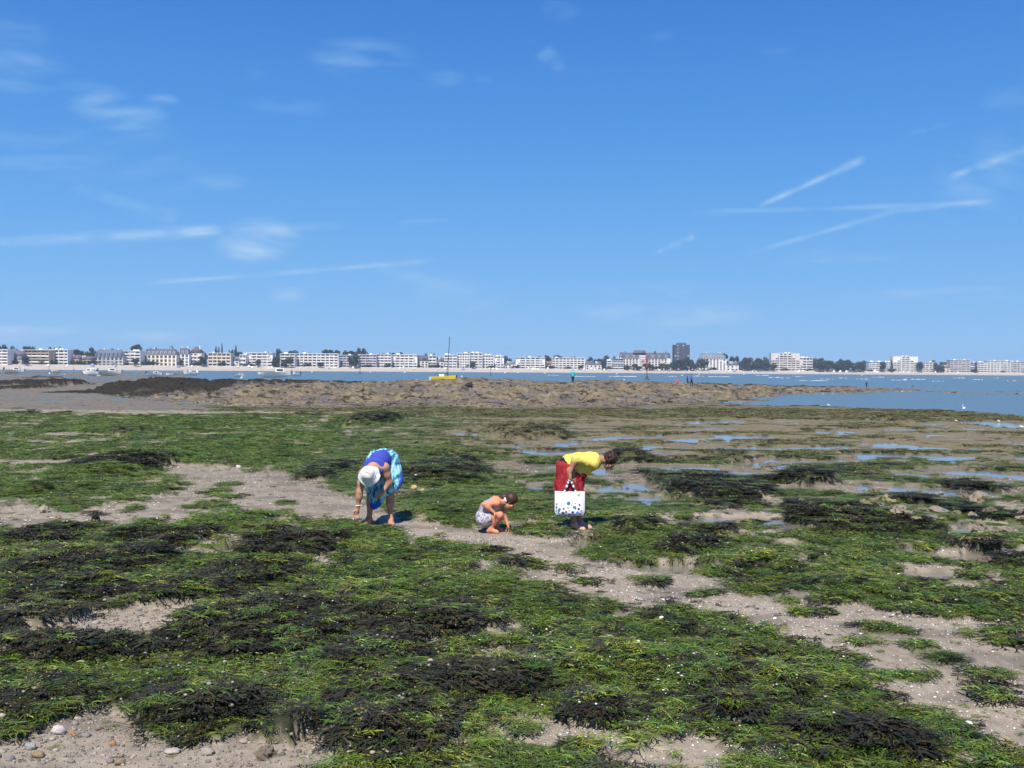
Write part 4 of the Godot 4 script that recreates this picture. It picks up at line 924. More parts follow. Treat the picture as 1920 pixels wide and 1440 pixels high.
func build_shells() -> void:
	var rng := RandomNumberGenerator.new()
	rng.seed = 909
	var shell := rock_mesh(4, 4, 0.35, 0.5)
	var pebble := rock_mesh(9, 5, 0.6, 0.35)
	var sb := PackedFloat32Array()
	var pb := PackedFloat32Array()
	var cb := PackedFloat32Array()
	for band in [[3.6, 8.0, 800.0, 0.95], [8.0, 14.0, 640.0, 1.05], [14.0, 26.0, 130.0, 1.4]]:
		var a: float = band[0]
		var b: float = band[1]
		var area := 0.56 * (b * b - a * a) + 2.4 * (b - a)
		for k in int(area * band[2]):
			var d := sqrt(lerpf(a * a, b * b, rng.randf()))
			var x := (0.56 * d + 1.2) * (2.0 * rng.randf() - 1.0)
			zone(x, -d)
			if z_pool > 0.1 or (z_bare < 0.5 and rng.randf() > 0.09):
				continue
			var stony := d < 8.3 and x < -0.5 or (absf(x + 3.4) < 1.4 and absf(d - 9.0) < 1.0)
			var s: float = band[3] * exp(rng.randfn(-4.45, 0.42))
			if not stony and rng.randf() < 0.25 - z_n1:
				continue
			var bs := Basis(Vector3.UP, rng.randf() * TAU) * Basis(Vector3(1, 0, 0), rng.randfn(0.0, 0.25))
			var pos := Vector3(x, z_height + s * 0.1 + (0.03 if z_bare < 0.5 else 0.0), -d)
			if stony or rng.randf() < 0.45:
				if stony:
					s *= 1.5
				var v := rng.randf_range(0.10, 0.36)
				put(pb, bs.scaled(Vector3(s, s, s)), pos, Color(v * rng.randf_range(1.0, 1.25), v, v * rng.randf_range(0.7, 1.0)))
			else:
				var v := rng.randf_range(0.5, 0.85)
				put(sb, bs.scaled(Vector3(s, s, s)), pos, Color(v, v * 0.97, v * rng.randf_range(0.85, 1.0)))
	scatter("shell_fragments", shell, M.shell, sb, "white broken shells strewn over the sand", "shells")
	scatter("beach_gravel", pebble, M.stone, pb, "small brown and grey pebbles on the sand", "gravel")
	# pale barnacled chips and blocks over the reef
	for k in 16000:
		var d := rng.randf_range(58.0, 124.0)
		var x := rng.randf_range(-46.0, 48.0)
		if absf(x) > d * 0.58:
			continue
		zone(x, -d)
		if z_reef < 0.5:
			continue
		var s := exp(rng.randfn(-2.15, 0.4))
		var bs := Basis(Vector3.UP, rng.randf() * TAU) * Basis(Vector3(1, 0, 0), rng.randfn(0.0, 0.4))
		var c := ground_color(x, -d)
		var v := rng.randf_range(0.6, 1.35)
		if rng.randf() < 0.10 and c.r > 0.08:
			c = Color(0.36, 0.34, 0.28)
			s *= 0.7
		put(cb, bs.scaled(Vector3(s * 1.7, s * rng.randf_range(0.5, 1.5), s)), Vector3(x, z_height + s * 0.05, -d), Color(c.r * v, c.g * v, c.b * v))
	scatter("reef_rubble", rock_mesh(14, 4, 0.7, 1.0, Color(1, 1, 1), true), M.stone, cb, "broken brown and grey rock pieces over the reef", "rubble")

# ---------------------------------------------------------------- solid figures: tapered limbs joined smoothly and meshed as surface nets
# a limb is [from, radius, to, radius, colour]; an egg is [centre, radii (Vector3), basis, colour]
func limb(a: Vector3, ra: float, b: Vector3, rb: float, c: Color) -> Array:
	return [0, a, ra, b, rb, c]

func egg(p: Vector3, r: Vector3, c: Color, bs := Basis.IDENTITY) -> Array:
	return [1, p, r, bs, c]

func chain(l: Array, c: Color) -> Array:
	# l: point, radius, point, radius ...
	var out := []
	for k in range(0, l.size() - 2, 2):
		out.append(limb(l[k], l[k + 1], l[k + 2], l[k + 3], c))
	return out

func prim_dist(q: Array, p: Vector3) -> float:
	if q[0] == 0:
		var a: Vector3 = q[1]
		var ab: Vector3 = q[3] - a
		var h := clampf((p - a).dot(ab) / maxf(ab.length_squared(), 1e-9), 0.0, 1.0)
		return (p - a - ab * h).length() - lerpf(q[2], q[4], h)
	var l: Vector3 = q[3].inverse() * (p - q[1])
	var r: Vector3 = q[2]
	var k0 := (l / r).length()
	var k1 := (l / (r * r)).length()
	return k0 * (k0 - 1.0) / maxf(k1, 1e-6)

func prim_box(q: Array) -> AABB:
	if q[0] == 0:
		var r: float = maxf(q[2], q[4])
		var b := AABB(q[1], Vector3.ZERO).expand(q[3])
		return b.grow(r)
	var m: float = maxf(q[2].x, maxf(q[2].y, q[2].z))
	return AABB(q[1], Vector3.ZERO).grow(m)

# adds the surface of the joined prims to the mesh under way; cuts are planes: what lies on their positive side is taken away
func net(acc: Dictionary, prims: Array, cell: float, k: float, cuts := [], paint = null, folds := 0.0) -> void:
	var box: AABB = prim_box(prims[0])
	for q in prims:
		box = box.merge(prim_box(q))
	box = box.grow(cell * 2.0 + k * 0.3)
	var o := box.position
	var nx := int(box.size.x / cell) + 2
	var ny := int(box.size.y / cell) + 2
	var nz := int(box.size.z / cell) + 2
	var fld := PackedFloat32Array()
	fld.resize(nx * ny * nz)
	fld.fill(1.0)
	var own := PackedByteArray()
	own.resize(nx * ny * nz)
	var best := PackedFloat32Array()
	best.resize(nx * ny * nz)
	best.fill(9.0)
	for pi in prims.size():
		var q: Array = prims[pi]
		var b: AABB = prim_box(q).grow(k + cell * 2.0)
		var i0 := maxi(int((b.position.x - o.x) / cell), 0)
		var j0 := maxi(int((b.position.y - o.y) / cell), 0)
		var k0 := maxi(int((b.position.z - o.z) / cell), 0)
		var i1 := mini(int((b.end.x - o.x) / cell) + 1, nx - 1)
		var j1 := mini(int((b.end.y - o.y) / cell) + 1, ny - 1)
		var k1 := mini(int((b.end.z - o.z) / cell) + 1, nz - 1)
		for z in range(k0, k1 + 1):
			for y in range(j0, j1 + 1):
				for x in range(i0, i1 + 1):
					var d := prim_dist(q, o + Vector3(x, y, z) * cell)
					var n := x + nx * (y + ny * z)
					var e := fld[n]
					if d < best[n]:
						best[n] = d
						own[n] = pi
					var h := maxf(k - absf(d - e), 0.0) / k
					fld[n] = minf(d, e) - h * h * k * 0.25
	var lim := cell * 2.0
	for c in cuts:
		var pl: Plane = c
		for z in nz:
			for y in ny:
				for x in nx:
					var n := x + nx * (y + ny * z)
					if fld[n] < lim:
						fld[n] = maxf(fld[n], pl.distance_to(o + Vector3(x, y, z) * cell))
	var V: PackedVector3Array = acc.v
	var C: PackedColorArray = acc.c
	var I: PackedInt32Array = acc.i
	var N: PackedVector3Array = acc.n
	var idx := PackedInt32Array()
	idx.resize(nx * ny * nz)
	idx.fill(-1)
	var offs := [0, 1, nx, nx + 1, nx * ny, nx * ny + 1, nx * ny + nx, nx * ny + nx + 1]
	for z in nz - 1:
		for y in ny - 1:
			for x in nx - 1:
				var n := x + nx * (y + ny * z)
				var f0 := fld[n]
				if f0 > lim or f0 < -lim:
					continue
				var neg := 0
				for t in 8:
					if fld[n + offs[t]] < 0.0:
						neg += 1
				if neg == 0 or neg == 8:
					continue
				var sum := Vector3.ZERO
				var cnt := 0
				for e in [[0, 1], [2, 3], [4, 5], [6, 7], [0, 2], [1, 3], [4, 6], [5, 7], [0, 4], [1, 5], [2, 6], [3, 7]]:
					var fa := fld[n + offs[e[0]]]
					var fb := fld[n + offs[e[1]]]
					if (fa < 0.0) != (fb < 0.0):
						var t := fa / (fa - fb)
						var pa := Vector3(e[0] & 1, (e[0] >> 1) & 1, (e[0] >> 2) & 1)
						var pb := Vector3(e[1] & 1, (e[1] >> 1) & 1, (e[1] >> 2) & 1)
						sum += pa.lerp(pb, t)
						cnt += 1
				var p := o + (Vector3(x, y, z) + sum / cnt) * cell
				idx[n] = V.size()
				var g := Vector3(fld[n + 1] + fld[n + offs[3]] + fld[n + offs[5]] + fld[n + offs[7]] - fld[n] - fld[n + offs[2]] - fld[n + offs[4]] - fld[n + offs[6]],
					fld[n + offs[2]] + fld[n + offs[3]] + fld[n + offs[6]] + fld[n + offs[7]] - fld[n] - fld[n + 1] - fld[n + offs[4]] - fld[n + offs[5]],
					fld[n + offs[4]] + fld[n + offs[5]] + fld[n + offs[6]] + fld[n + offs[7]] - fld[n] - fld[n + 1] - fld[n + offs[2]] - fld[n + offs[3]])
				var nn := g.normalized()
				if folds > 0.0:
					var e0 := crease(p)
					var gr := Vector3(crease(p + Vector3(0.01, 0, 0)) - e0, crease(p + Vector3(0, 0.01, 0)) - e0, crease(p + Vector3(0, 0, 0.01)) - e0) / 0.01
					gr -= nn * gr.dot(nn)
					p += nn * e0 * folds
					nn = (nn - gr * folds).normalized()
				V.append(p)
				N.append(nn)
				var q: Array = prims[own[n]]
				var col: Color = q[q.size() - 1] if q[0] == 1 else q[5]
				if q[0] == 1:
					col = q[4]
				if paint != null:
					col = paint.call(p, col)
				C.append(col)
	for z in range(1, nz - 1):
		for y in range(1, ny - 1):
			for x in range(1, nx - 1):
				var n := x + nx * (y + ny * z)
				var f0 := fld[n]
				if f0 > lim or f0 < -lim:
					continue
				var ins := f0 < 0.0
				for ax in 3:
					var s: int = [1, nx, nx * ny][ax]
					if (fld[n + s] < 0.0) == ins:
						continue
					var u: int = [nx, nx * ny, 1][ax]
					var v: int = [nx * ny, 1, nx][ax]
					var a := idx[n]
					var b := idx[n - u]
					var c := idx[n - u - v]
					var d := idx[n - v]
					if a < 0 or b < 0 or c < 0 or d < 0:
						continue
					if ins:
						I.append_array(PackedInt32Array([a, c, b, a, d, c]))
					else:
						I.append_array(PackedInt32Array([a, b, c, a, c, d]))
	acc.v = V
	acc.c = C
	acc.i = I
	acc.n = N

# creases of hanging cloth, mostly running downwards
func crease(p: Vector3) -> float:
	return absf(NB.get_noise_3d(p.x * 4.0 + 2.0, p.y * 1.3, p.z * 4.0)) * 1.6 + 0.5 * NB.get_noise_3d(p.x * 2.0, p.y * 3.0 + 9.0, p.z * 2.0) - 0.3

func fresh() -> Dictionary:
	return {"v": PackedVector3Array(), "c": PackedColorArray(), "i": PackedInt32Array(), "n": PackedVector3Array()}

func solid(acc: Dictionary) -> ArrayMesh:
	var arr := []
	arr.resize(Mesh.ARRAY_MAX)
	arr[Mesh.ARRAY_VERTEX] = acc.v
	arr[Mesh.ARRAY_NORMAL] = acc.n
	arr[Mesh.ARRAY_COLOR] = acc.c
	arr[Mesh.ARRAY_INDEX] = acc.i
	var am := ArrayMesh.new()
	am.add_surface_from_arrays(Mesh.PRIMITIVE_TRIANGLES, arr)
	return am

func one_net(prims: Array, cell: float, k: float, cuts := [], paint = null, folds := 0.0) -> ArrayMesh:
	var acc := fresh()
	net(acc, prims, cell, k, cuts, paint, folds)
	return solid(acc)

# a hand at the end of a forearm: wrist, direction of the fingers, direction the palm faces, curl 0..1, size
func hand(acc: Dictionary, wrist: Vector3, dir: Vector3, palm: Vector3, curl: float, s: float, c: Color, thumb_side: float) -> void:
	var f := dir.normalized()
	var n := (palm - f * palm.dot(f)).normalized()
	var side := f.cross(n).normalized() * thumb_side
	var prims := []
	var bs := Basis(side, f, n)
	prims.append(egg(wrist + f * 0.048 * s, Vector3(0.038, 0.052, 0.017) * s, c, bs))
	prims.append(limb(wrist - f * 0.02 * s, 0.024 * s, wrist + f * 0.03 * s, 0.024 * s, c))
	var lens := [0.072, 0.080, 0.074, 0.058]
	for k in 4:
		var p: Vector3 = wrist + f * (0.088 - absf(k - 1.3) * 0.006) * s + side * (0.027 - k * 0.0185) * s
		var a := 0.25 + curl * 0.7
		var dd := f
		var l: float = lens[k] * s
		for j in 3:
			dd = (dd * cos(a * 0.75) + n * sin(a * 0.75)).normalized()
			var e: Vector3 = p + dd * l * [0.45, 0.32, 0.25][j]
			prims.append(limb(p, (0.0092 - j * 0.0008) * s, e, (0.0086 - j * 0.0009) * s, c))
			p = e
			n = (n - dd * n.dot(dd)).normalized()
		n = bs.z
	var tp := wrist + f * 0.03 * s + side * 0.03 * s
	var t1 := tp + (side * 0.75 + f * 0.7 + n * 0.35).normalized() * 0.04 * s
	var t2 := t1 + (f * 0.85 + n * (0.3 + curl * 0.5) + side * 0.05).normalized() * 0.032 * s
	prims.append(limb(tp, 0.013 * s, t1, 0.0108 * s, c))
	prims.append(limb(t1, 0.0108 * s, t2, 0.0085 * s, c))
	net(acc, prims, 0.0055, 0.008, [])

func foot(ankle: Vector3, toe_dir: Vector3, s: float, c: Color) -> Array:
	var t := toe_dir.normalized()
	var g := ankle.y
	var flat := Vector3(0, -1, 0)
	var heel := ankle - t * 0.035 * s + flat * (g - 0.032 * s)
	var ball := ankle + t * 0.125 * s + flat * (g - 0.026 * s)
	var toe := ankle + t * 0.175 * s + flat * (g - 0.018 * s)
	var out := t.cross(Vector3.UP)
	return [limb(ankle, 0.036 * s, heel, 0.031 * s, c), limb(ankle + t * 0.02 * s, 0.034 * s, ball, 0.027 * s, c), limb(heel, 0.03 * s, ball, 0.03 * s, c),
		limb(ball + out * 0.018 * s, 0.022 * s, toe + out * 0.016 * s, 0.016 * s, c), limb(ball - out * 0.018 * s, 0.022 * s, toe - out * 0.02 * s - t * 0.012, 0.015 * s, c)]

# a head with its face: centre, where the face points, the crown's direction, size (1 = adult)
func head(acc: Dictionary, p: Vector3, face: Vector3, up: Vector3, s: float, c: Color) -> void:
	var f := face.normalized()
	var u := (up - f * up.dot(f)).normalized()
	var r := u.cross(f).normalized()
	var bs := Basis(r, u, f)
	var dark := Color(0.035, 0.022, 0.015)
	var lip := Color(c.r * 0.85, c.g * 0.55, c.b * 0.55)
	var prims := [
		egg(p + u * 0.02 * s - f * 0.012 * s, Vector3(0.077, 0.092, 0.095) * s, c, bs),
		egg(p - u * 0.045 * s + f * 0.028 * s, Vector3(0.058, 0.070, 0.062) * s, c, bs),
		egg(p - u * 0.092 * s + f * 0.060 * s, Vector3(0.024, 0.018, 0.018) * s, c, bs),
		limb(p + u * 0.004 * s + f * 0.088 * s, 0.009 * s, p - u * 0.030 * s + f * 0.104 * s, 0.0125 * s, c),
		egg(p + u * 0.022 * s + f * 0.080 * s, Vector3(0.048, 0.010, 0.012) * s, c, bs)]
	for e in [-1.0, 1.0]:
		prims.append(egg(p + r * 0.044 * e * s - u * 0.024 * s + f * 0.066 * s, Vector3(0.022, 0.018, 0.016) * s, c, bs))
		prims.append(egg(p + r * 0.076 * e * s - u * 0.008 * s - f * 0.004 * s, Vector3(0.009, 0.030, 0.019) * s, c, bs))
	net(acc, prims, 0.0075, 0.016 * s)
	# eyes, brows and mouth sit just proud of the face
	for e in [-1.0, 1.0]:
		net(acc, [egg(p + r * 0.031 * e * s + u * 0.004 * s + f * 0.0715 * s, Vector3(0.013, 0.007, 0.008) * s, Color(0.6, 0.58, 0.55), bs), egg(p + r * 0.031 * e * s + u * 0.004 * s + f * 0.0765 * s, Vector3(0.006, 0.006, 0.0045) * s, dark, bs)], 0.004, 0.001)
		net(acc, [egg(p + r * 0.032 * e * s + u * 0.025 * s + f * 0.083 * s, Vector3(0.019, 0.004, 0.006) * s, dark, bs)], 0.004, 0.001)
	net(acc, [egg(p - u * 0.056 * s + f * 0.089 * s, Vector3(0.022, 0.007, 0.007) * s, lip, bs)], 0.004, 0.001)

const SKIN := Color(0.50, 0.265, 0.175)

func woman_in_sundress(at: Vector3) -> void:
	var t := thing("person", "person in white sun hat and blue patterned sundress bending to pick from the ground", "person", at)
	var c := SKIN * 0.92
	var acc := fresh()
	var B := []
	# legs, hips, trunk, arms: x to the right, z towards the photographer
	var hipL := Vector3(-0.08, 0.86, -0.14)
	var hipR := Vector3(0.14, 0.87, -0.16)
	var kneeL := Vector3(-0.135, 0.46, -0.02)
	var kneeR := Vector3(0.145, 0.46, -0.04)
	var ankL := Vector3(-0.165, 0.075, -0.06)
	var ankR := Vector3(0.155, 0.075, -0.02)
	B.append_array(chain([hipL, 0.10, hipL.lerp(kneeL, 0.5), 0.078, kneeL, 0.056, kneeL.lerp(ankL, 0.35) + Vector3(0, 0, -0.02), 0.054, ankL, 0.034], c))
	B.append_array(chain([hipR, 0.10, hipR.lerp(kneeR, 0.5), 0.078, kneeR, 0.056, kneeR.lerp(ankR, 0.35) + Vector3(0, 0, -0.02), 0.054, ankR, 0.034], c))
	B.append_array(foot(ankL, Vector3(-0.5, 0, 0.85), 1.0, c))
	B.append_array(foot(ankR, Vector3(0.25, 0, 0.95), 1.0, c))
	var pel := Vector3(0.03, 0.93, -0.16)
	var mid := Vector3(0.0, 0.95, 0.04)
	var chest := Vector3(-0.05, 0.88, 0.22)
	var neck := Vector3(-0.09, 0.835, 0.35)
	B.append_array(chain([pel, 0.155, mid, 0.135, chest, 0.14, neck, 0.06], c))
	var shL := Vector3(-0.215, 0.79, 0.25)
	var shR := Vector3(0.105, 0.885, 0.27)
	B.append(limb(chest, 0.10, shL, 0.062, c))
	B.append(limb(chest, 0.10, shR, 0.062, c))
	var elL := Vector3(-0.262, 0.52, 0.27)
	var wrL := Vector3(-0.288, 0.27, 0.25)
	var elR := Vector3(0.165, 0.66, 0.20)
	var wrR := Vector3(0.075, 0.52, 0.24)
	B.append_array(chain([shL, 0.058, shL.lerp(elL, 0.5), 0.050, elL, 0.040, elL.lerp(wrL, 0.3), 0.041, wrL, 0.026], c))
	B.append_array(chain([shR, 0.060, shR.lerp(elR, 0.5), 0.052, elR, 0.042, wrR, 0.027], c))
	var hp := Vector3(-0.105, 0.79, 0.44)
	B.append(limb(neck, 0.056, hp, 0.055, c))
	net(acc, B, 0.016, 0.05)
	head(acc, hp, Vector3(-0.12, -0.88, 0.22), Vector3(-0.05, 0.05, 1.0), 1.0, c)
	hand(acc, wrL, Vector3(-0.28, -0.95, 0.05), Vector3(0.4, -0.1, 0.8), 0.55, 1.0, c, 1.0)
	hand(acc, wrR, Vector3(-0.6, -0.6, 0.2), Vector3(-0.3, 0.2, -0.9), 0.8, 1.0, c, -1.0)
	part("body", solid(acc), M.skin, t)
	# the dress: plain blue bodice over the back, printed skirt with a blue border
	var blue := Color(0.055, 0.075, 0.40)
	part("bodice", one_net([limb(pel + Vector3(0, 0.02, 0.05), 0.165, mid, 0.152, blue), limb(mid, 0.152, chest, 0.155, blue), limb(chest + Vector3(-0.05, 0.0, 0.05), 0.115, chest + Vector3(0.06, 0.02, 0.05), 0.115, blue)], 0.012, 0.04, [Plane(Vector3(-0.05, 0.0, 1.0).normalized(), 0.335)]), M.cloth, t)
	for e in [[shL.lerp(chest, 0.45), 0.0], [shR.lerp(chest, 0.45), 0.0]]:
		part("shoulder_strap", one_net([limb(e[0] + Vector3(0, 0.075, -0.05), 0.014, e[0] + Vector3(0, 0.06, 0.06), 0.014, blue), limb(e[0] + Vector3(0, 0.06, 0.06), 0.014, e[0] + Vector3(0, -0.03, 0.10), 0.014, blue)], 0.008, 0.01), M.cloth, t)
	var pat := func(p: Vector3, _col: Color) -> Color:
		var n := NB.get_noise_2d(p.x * 7.0 + p.z * 3.0 + 3.0, p.y * 2.2)
		var aqua := Color(0.20, 0.56, 0.66)
		var teal := Color(0.035, 0.16, 0.24)
		var col := aqua.lerp(teal, smoothstep(-0.02, 0.16, n))
		col = col.lerp(Color(0.42, 0.72, 0.80), smoothstep(0.12, 0.3, -n))
		# the plain border follows the hem: high at the back, low at the front
		var hem := lerpf(0.60, 0.20, smoothstep(-0.16, 0.10, p.z + (0.12 - p.x) * 0.55)) + 0.15
		return col if p.y > hem else Color(0.06, 0.10, 0.46)
	var skirt := []
	skirt.append(limb(Vector3(-0.04, 0.93, -0.17), 0.185, Vector3(0.08, 0.93, -0.18), 0.19, blue))
	skirt.append(limb(Vector3(0.06, 0.92, -0.18), 0.19, Vector3(0.185, 0.61, -0.11), 0.175, blue))
	skirt.append(limb(Vector3(-0.05, 0.90, -0.12), 0.17, Vector3(-0.09, 0.55, -0.02), 0.115, blue))
	skirt.append(limb(Vector3(0.0, 0.80, 0.0), 0.13, Vector3(-0.04, 0.18, 0.12), 0.105, blue))
	skirt.append(limb(Vector3(0.05, 0.80, 0.0), 0.12, Vector3(0.09, 0.55, 0.03), 0.12, blue))
	for k in 9:
		var a := k * 0.7
		var top := Vector3(0.04 + 0.17 * cos(a), 0.86, -0.15 + 0.16 * sin(a))
		var low := Vector3(0.06 + 0.235 * cos(a), 0.58, -0.10 + 0.19 * sin(a))
		skirt.append(limb(top, 0.03, low, 0.045, blue))
	part("skirt", one_net(skirt, 0.014, 0.03, [Plane(Vector3(0.30, -1.0, -0.95).normalized(), -0.33), Plane(Vector3(0.2, -1, 0).normalized(), -0.225)], pat, 0.022), M.cloth, t)
	# sun hat: domed crown and turned-down brim
	var hb := Basis(Quaternion(Vector3.UP, Vector3(-0.10, 0.45, 0.88).normalized()))
	var prof := [[0.0, 0.118], [0.05, 0.113], [0.085, 0.090], [0.102, 0.050], [0.110, 0.005], [0.150, -0.045], [0.166, -0.062], [0.160, -0.066], [0.105, -0.004]]
	var hat := part("sun_hat", lathe(prof, 28, 0.012), M.white_cloth, t, hp + hb * Vector3(0, 0.022, 0))
	hat.basis = hb
	var seam := part("hat_band", lathe([[0.1115, 0.004], [0.1135, 0.012], [0.1085, 0.024], [0.1055, 0.022]], 28, 0.0), M.white_cloth, hat)
	seam.name = "hat_band"
	var br := part("bracelet", torus(0.031, 0.0075), M.white_cloth, t, wrL + Vector3(0.004, 0.055, 0.004))
	br.rotation = Vector3(0.1, 0, 0.12)
	# the shell she is picking up
	single("shell", rock_mesh(71, 6, 0.5, 0.3, Color(0.7, 0.66, 0.6)), M.stone, "pale shell between the fingers of the stooping person in the sun hat", "shell", at + Vector3(-0.345, 0.125, 0.27)).scale = Vector3.ONE * 0.035

func lathe(prof: Array, segs: int, wobble: float) -> ArrayMesh:
	var st := SurfaceTool.new()
	st.begin(Mesh.PRIMITIVE_TRIANGLES)
	for i in prof.size():
		for j in segs:
			var a := TAU * j / segs
			var w: float = 1.0 + wobble * sin(a * 5.0 + i * 0.9) * (3.0 if prof[i][0] > 0.12 else 1.0)
			st.set_smooth_group(0)
			st.add_vertex(Vector3(cos(a) * prof[i][0] * w, prof[i][1] + wobble * 0.5 * sin(a * 3.0 + i), sin(a) * prof[i][0] * w))
	for i in prof.size() - 1:
		for j in segs:
			var a := i * segs + j
			var b := i * segs + (j + 1) % segs
			for v in [a, b, a + segs, b, b + segs, a + segs]:
				st.add_index(v)
	st.generate_normals()
	return st.commit()

func torus(r: float, w: float) -> ArrayMesh:
	var prof := []
	for k in 9:
		var a := TAU * k / 8.0
		prof.append([r + cos(a) * w, -sin(a) * w])
	return lathe(prof, 20, 0.0)

func squatting_child(at: Vector3) -> void:
	var t := thing("person", "child in grey white romper squatting on the sand with hair tied back", "person", at)
	var c := Color(0.60, 0.262, 0.155)
	var acc := fresh()
	var B := []
	for e in [1.0, -1.0]:
		var z: float = 0.085 * e
		var hip := Vector3(-0.14, 0.185, z * 0.85)
		var knee := Vector3(0.095 + (0.0 if e > 0 else 0.03), 0.255, z * 1.15)
		var ank := Vector3(-0.045 + (0.0 if e > 0 else 0.06), 0.052, z * 1.0)
		B.append_array(chain([hip, 0.082, hip.lerp(knee, 0.5), 0.068, knee, 0.046, knee.lerp(ank, 0.4) + Vector3(-0.014, 0, 0), 0.045, ank, 0.027], c))
		B.append_array(foot(ank, Vector3(0.93, 0, 0.3), 0.72, c))
	var pel := Vector3(-0.135, 0.21, 0)
	var mid := Vector3(-0.075, 0.33, 0)
	var chest := Vector3(0.03, 0.415, 0)
	var neck := Vector3(0.145, 0.435, 0)
	B.append_array(chain([pel, 0.105, mid, 0.092, chest, 0.095, neck, 0.042], c))
	var s1 := Vector3(0.055, 0.425, 0.115)
	var e1 := Vector3(-0.13, 0.415, 0.165)
	var w1 := Vector3(0.005, 0.305, 0.165)
	B.append_array([limb(chest, 0.07, s1, 0.042, c)])
	B.append_array(chain([s1, 0.042, s1.lerp(e1, 0.5), 0.036, e1, 0.030, e1.lerp(w1, 0.35), 0.031, w1, 0.021], c))
	var s2 := Vector3(0.085, 0.40, -0.11)
	var e2 := Vector3(0.165, 0.215, -0.10)
	var w2 := Vector3(0.205, 0.09, -0.05)
	B.append_array([limb(chest, 0.07, s2, 0.042, c)])
	B.append_array(chain([s2, 0.042, e2, 0.030, w2, 0.021], c))
	var hp := Vector3(0.245, 0.435, 0.0)
	B.append(limb(neck, 0.040, hp, 0.04, c))
	net(acc, B, 0.012, 0.032)
	head(acc, hp, Vector3(0.55, -0.84, 0.12), Vector3(0.84, 0.55, 0.0), 0.95, c)
	hand(acc, w1, Vector3(0.75, -0.6, -0.05), Vector3(-0.55, -0.7, -0.4), 0.35, 0.72, c, -1.0)
	hand(acc, w2, Vector3(0.25, -0.95, 0.1), Vector3(-0.9, -0.1, 0.3), 0.4, 0.72, c, 1.0)
	part("body", solid(acc), M.skin, t)
	var g := Color(0.46, 0.44, 0.50)
	var prnt := func(p: Vector3, _c: Color) -> Color:
		var n := NB.get_noise_3d(p.x * 9.0, p.y * 9.0, p.z * 9.0)
		return Color(0.47, 0.45, 0.50).lerp(Color(0.17, 0.17, 0.24), smoothstep(0.08, 0.22, n))
	part("shorts", one_net([limb(pel, 0.122, Vector3(-0.10, 0.28, 0), 0.11, g), limb(Vector3(-0.14, 0.19, 0.075), 0.094, Vector3(-0.045, 0.215, 0.09), 0.088, g), limb(Vector3(-0.14, 0.19, -0.075), 0.094, Vector3(-0.045, 0.215, -0.09), 0.088, g)], 0.010, 0.03, [Plane(Vector3(1, 0.15, 0).normalized(), 0.002)], prnt, 0.014), M.cloth, t)
	part("top", one_net([limb(Vector3(-0.10, 0.27, 0), 0.118, mid, 0.112, g), limb(mid, 0.112, Vector3(0.04, 0.405, 0), 0.112, g)], 0.010, 0.03, [Plane(Vector3(0.8, 0.6, 0).normalized(), 0.292)], func(_p: Vector3, _c: Color) -> Color: return Color(0.36, 0.33, 0.37), 0.010), M.cloth, t)
	var hc := Color(0.055, 0.028, 0.018)
	var u := Vector3(0.84, 0.55, 0.0)
	var f := Vector3(0.55, -0.84, 0.12).normalized()
	var hair := part("hair", one_net([egg(hp + u * 0.028 - f * 0.030, Vector3(0.096, 0.098, 0.098), hc), limb(hp - f * 0.09, 0.05, hp + Vector3(-0.10, 0.065, 0.0), 0.035, hc), limb(hp + Vector3(-0.10, 0.065, 0.0), 0.035, hp + Vector3(-0.19, 0.035, 0.02), 0.018, hc), limb(hp + Vector3(-0.09, 0.05, 0.0), 0.03, hp + Vector3(-0.12, 0.09, -0.02), 0.02, hc)], 0.008, 0.03, [Plane(f, f.dot(hp) + 0.062)], func(p: Vector3, _c: Color) -> Color: return hc * (1.0 + 0.8 * NB.get_noise_2d(p.x * 8.0 + p.y * 20.0, p.z * 40.0))), M.hair, t)
	part("hair_tie", one_net([limb(hp + Vector3(-0.085, 0.075, 0.015), 0.024, hp + Vector3(-0.075, 0.02, 0.045), 0.024, Color.WHITE), limb(hp + Vector3(-0.075, 0.02, 0.045), 0.022, hp + Vector3(-0.08, -0.02, 0.035), 0.015, Color.WHITE)], 0.007, 0.012, [], func(p: Vector3, _c: Color) -> Color: return Color(0.72, 0.45, 0.50).lerp(Color(0.8, 0.76, 0.78), smoothstep(-0.1, 0.1, NB.get_noise_3d(p.x * 22.0, p.y * 22.0, p.z * 22.0)))), M.cloth, hair)

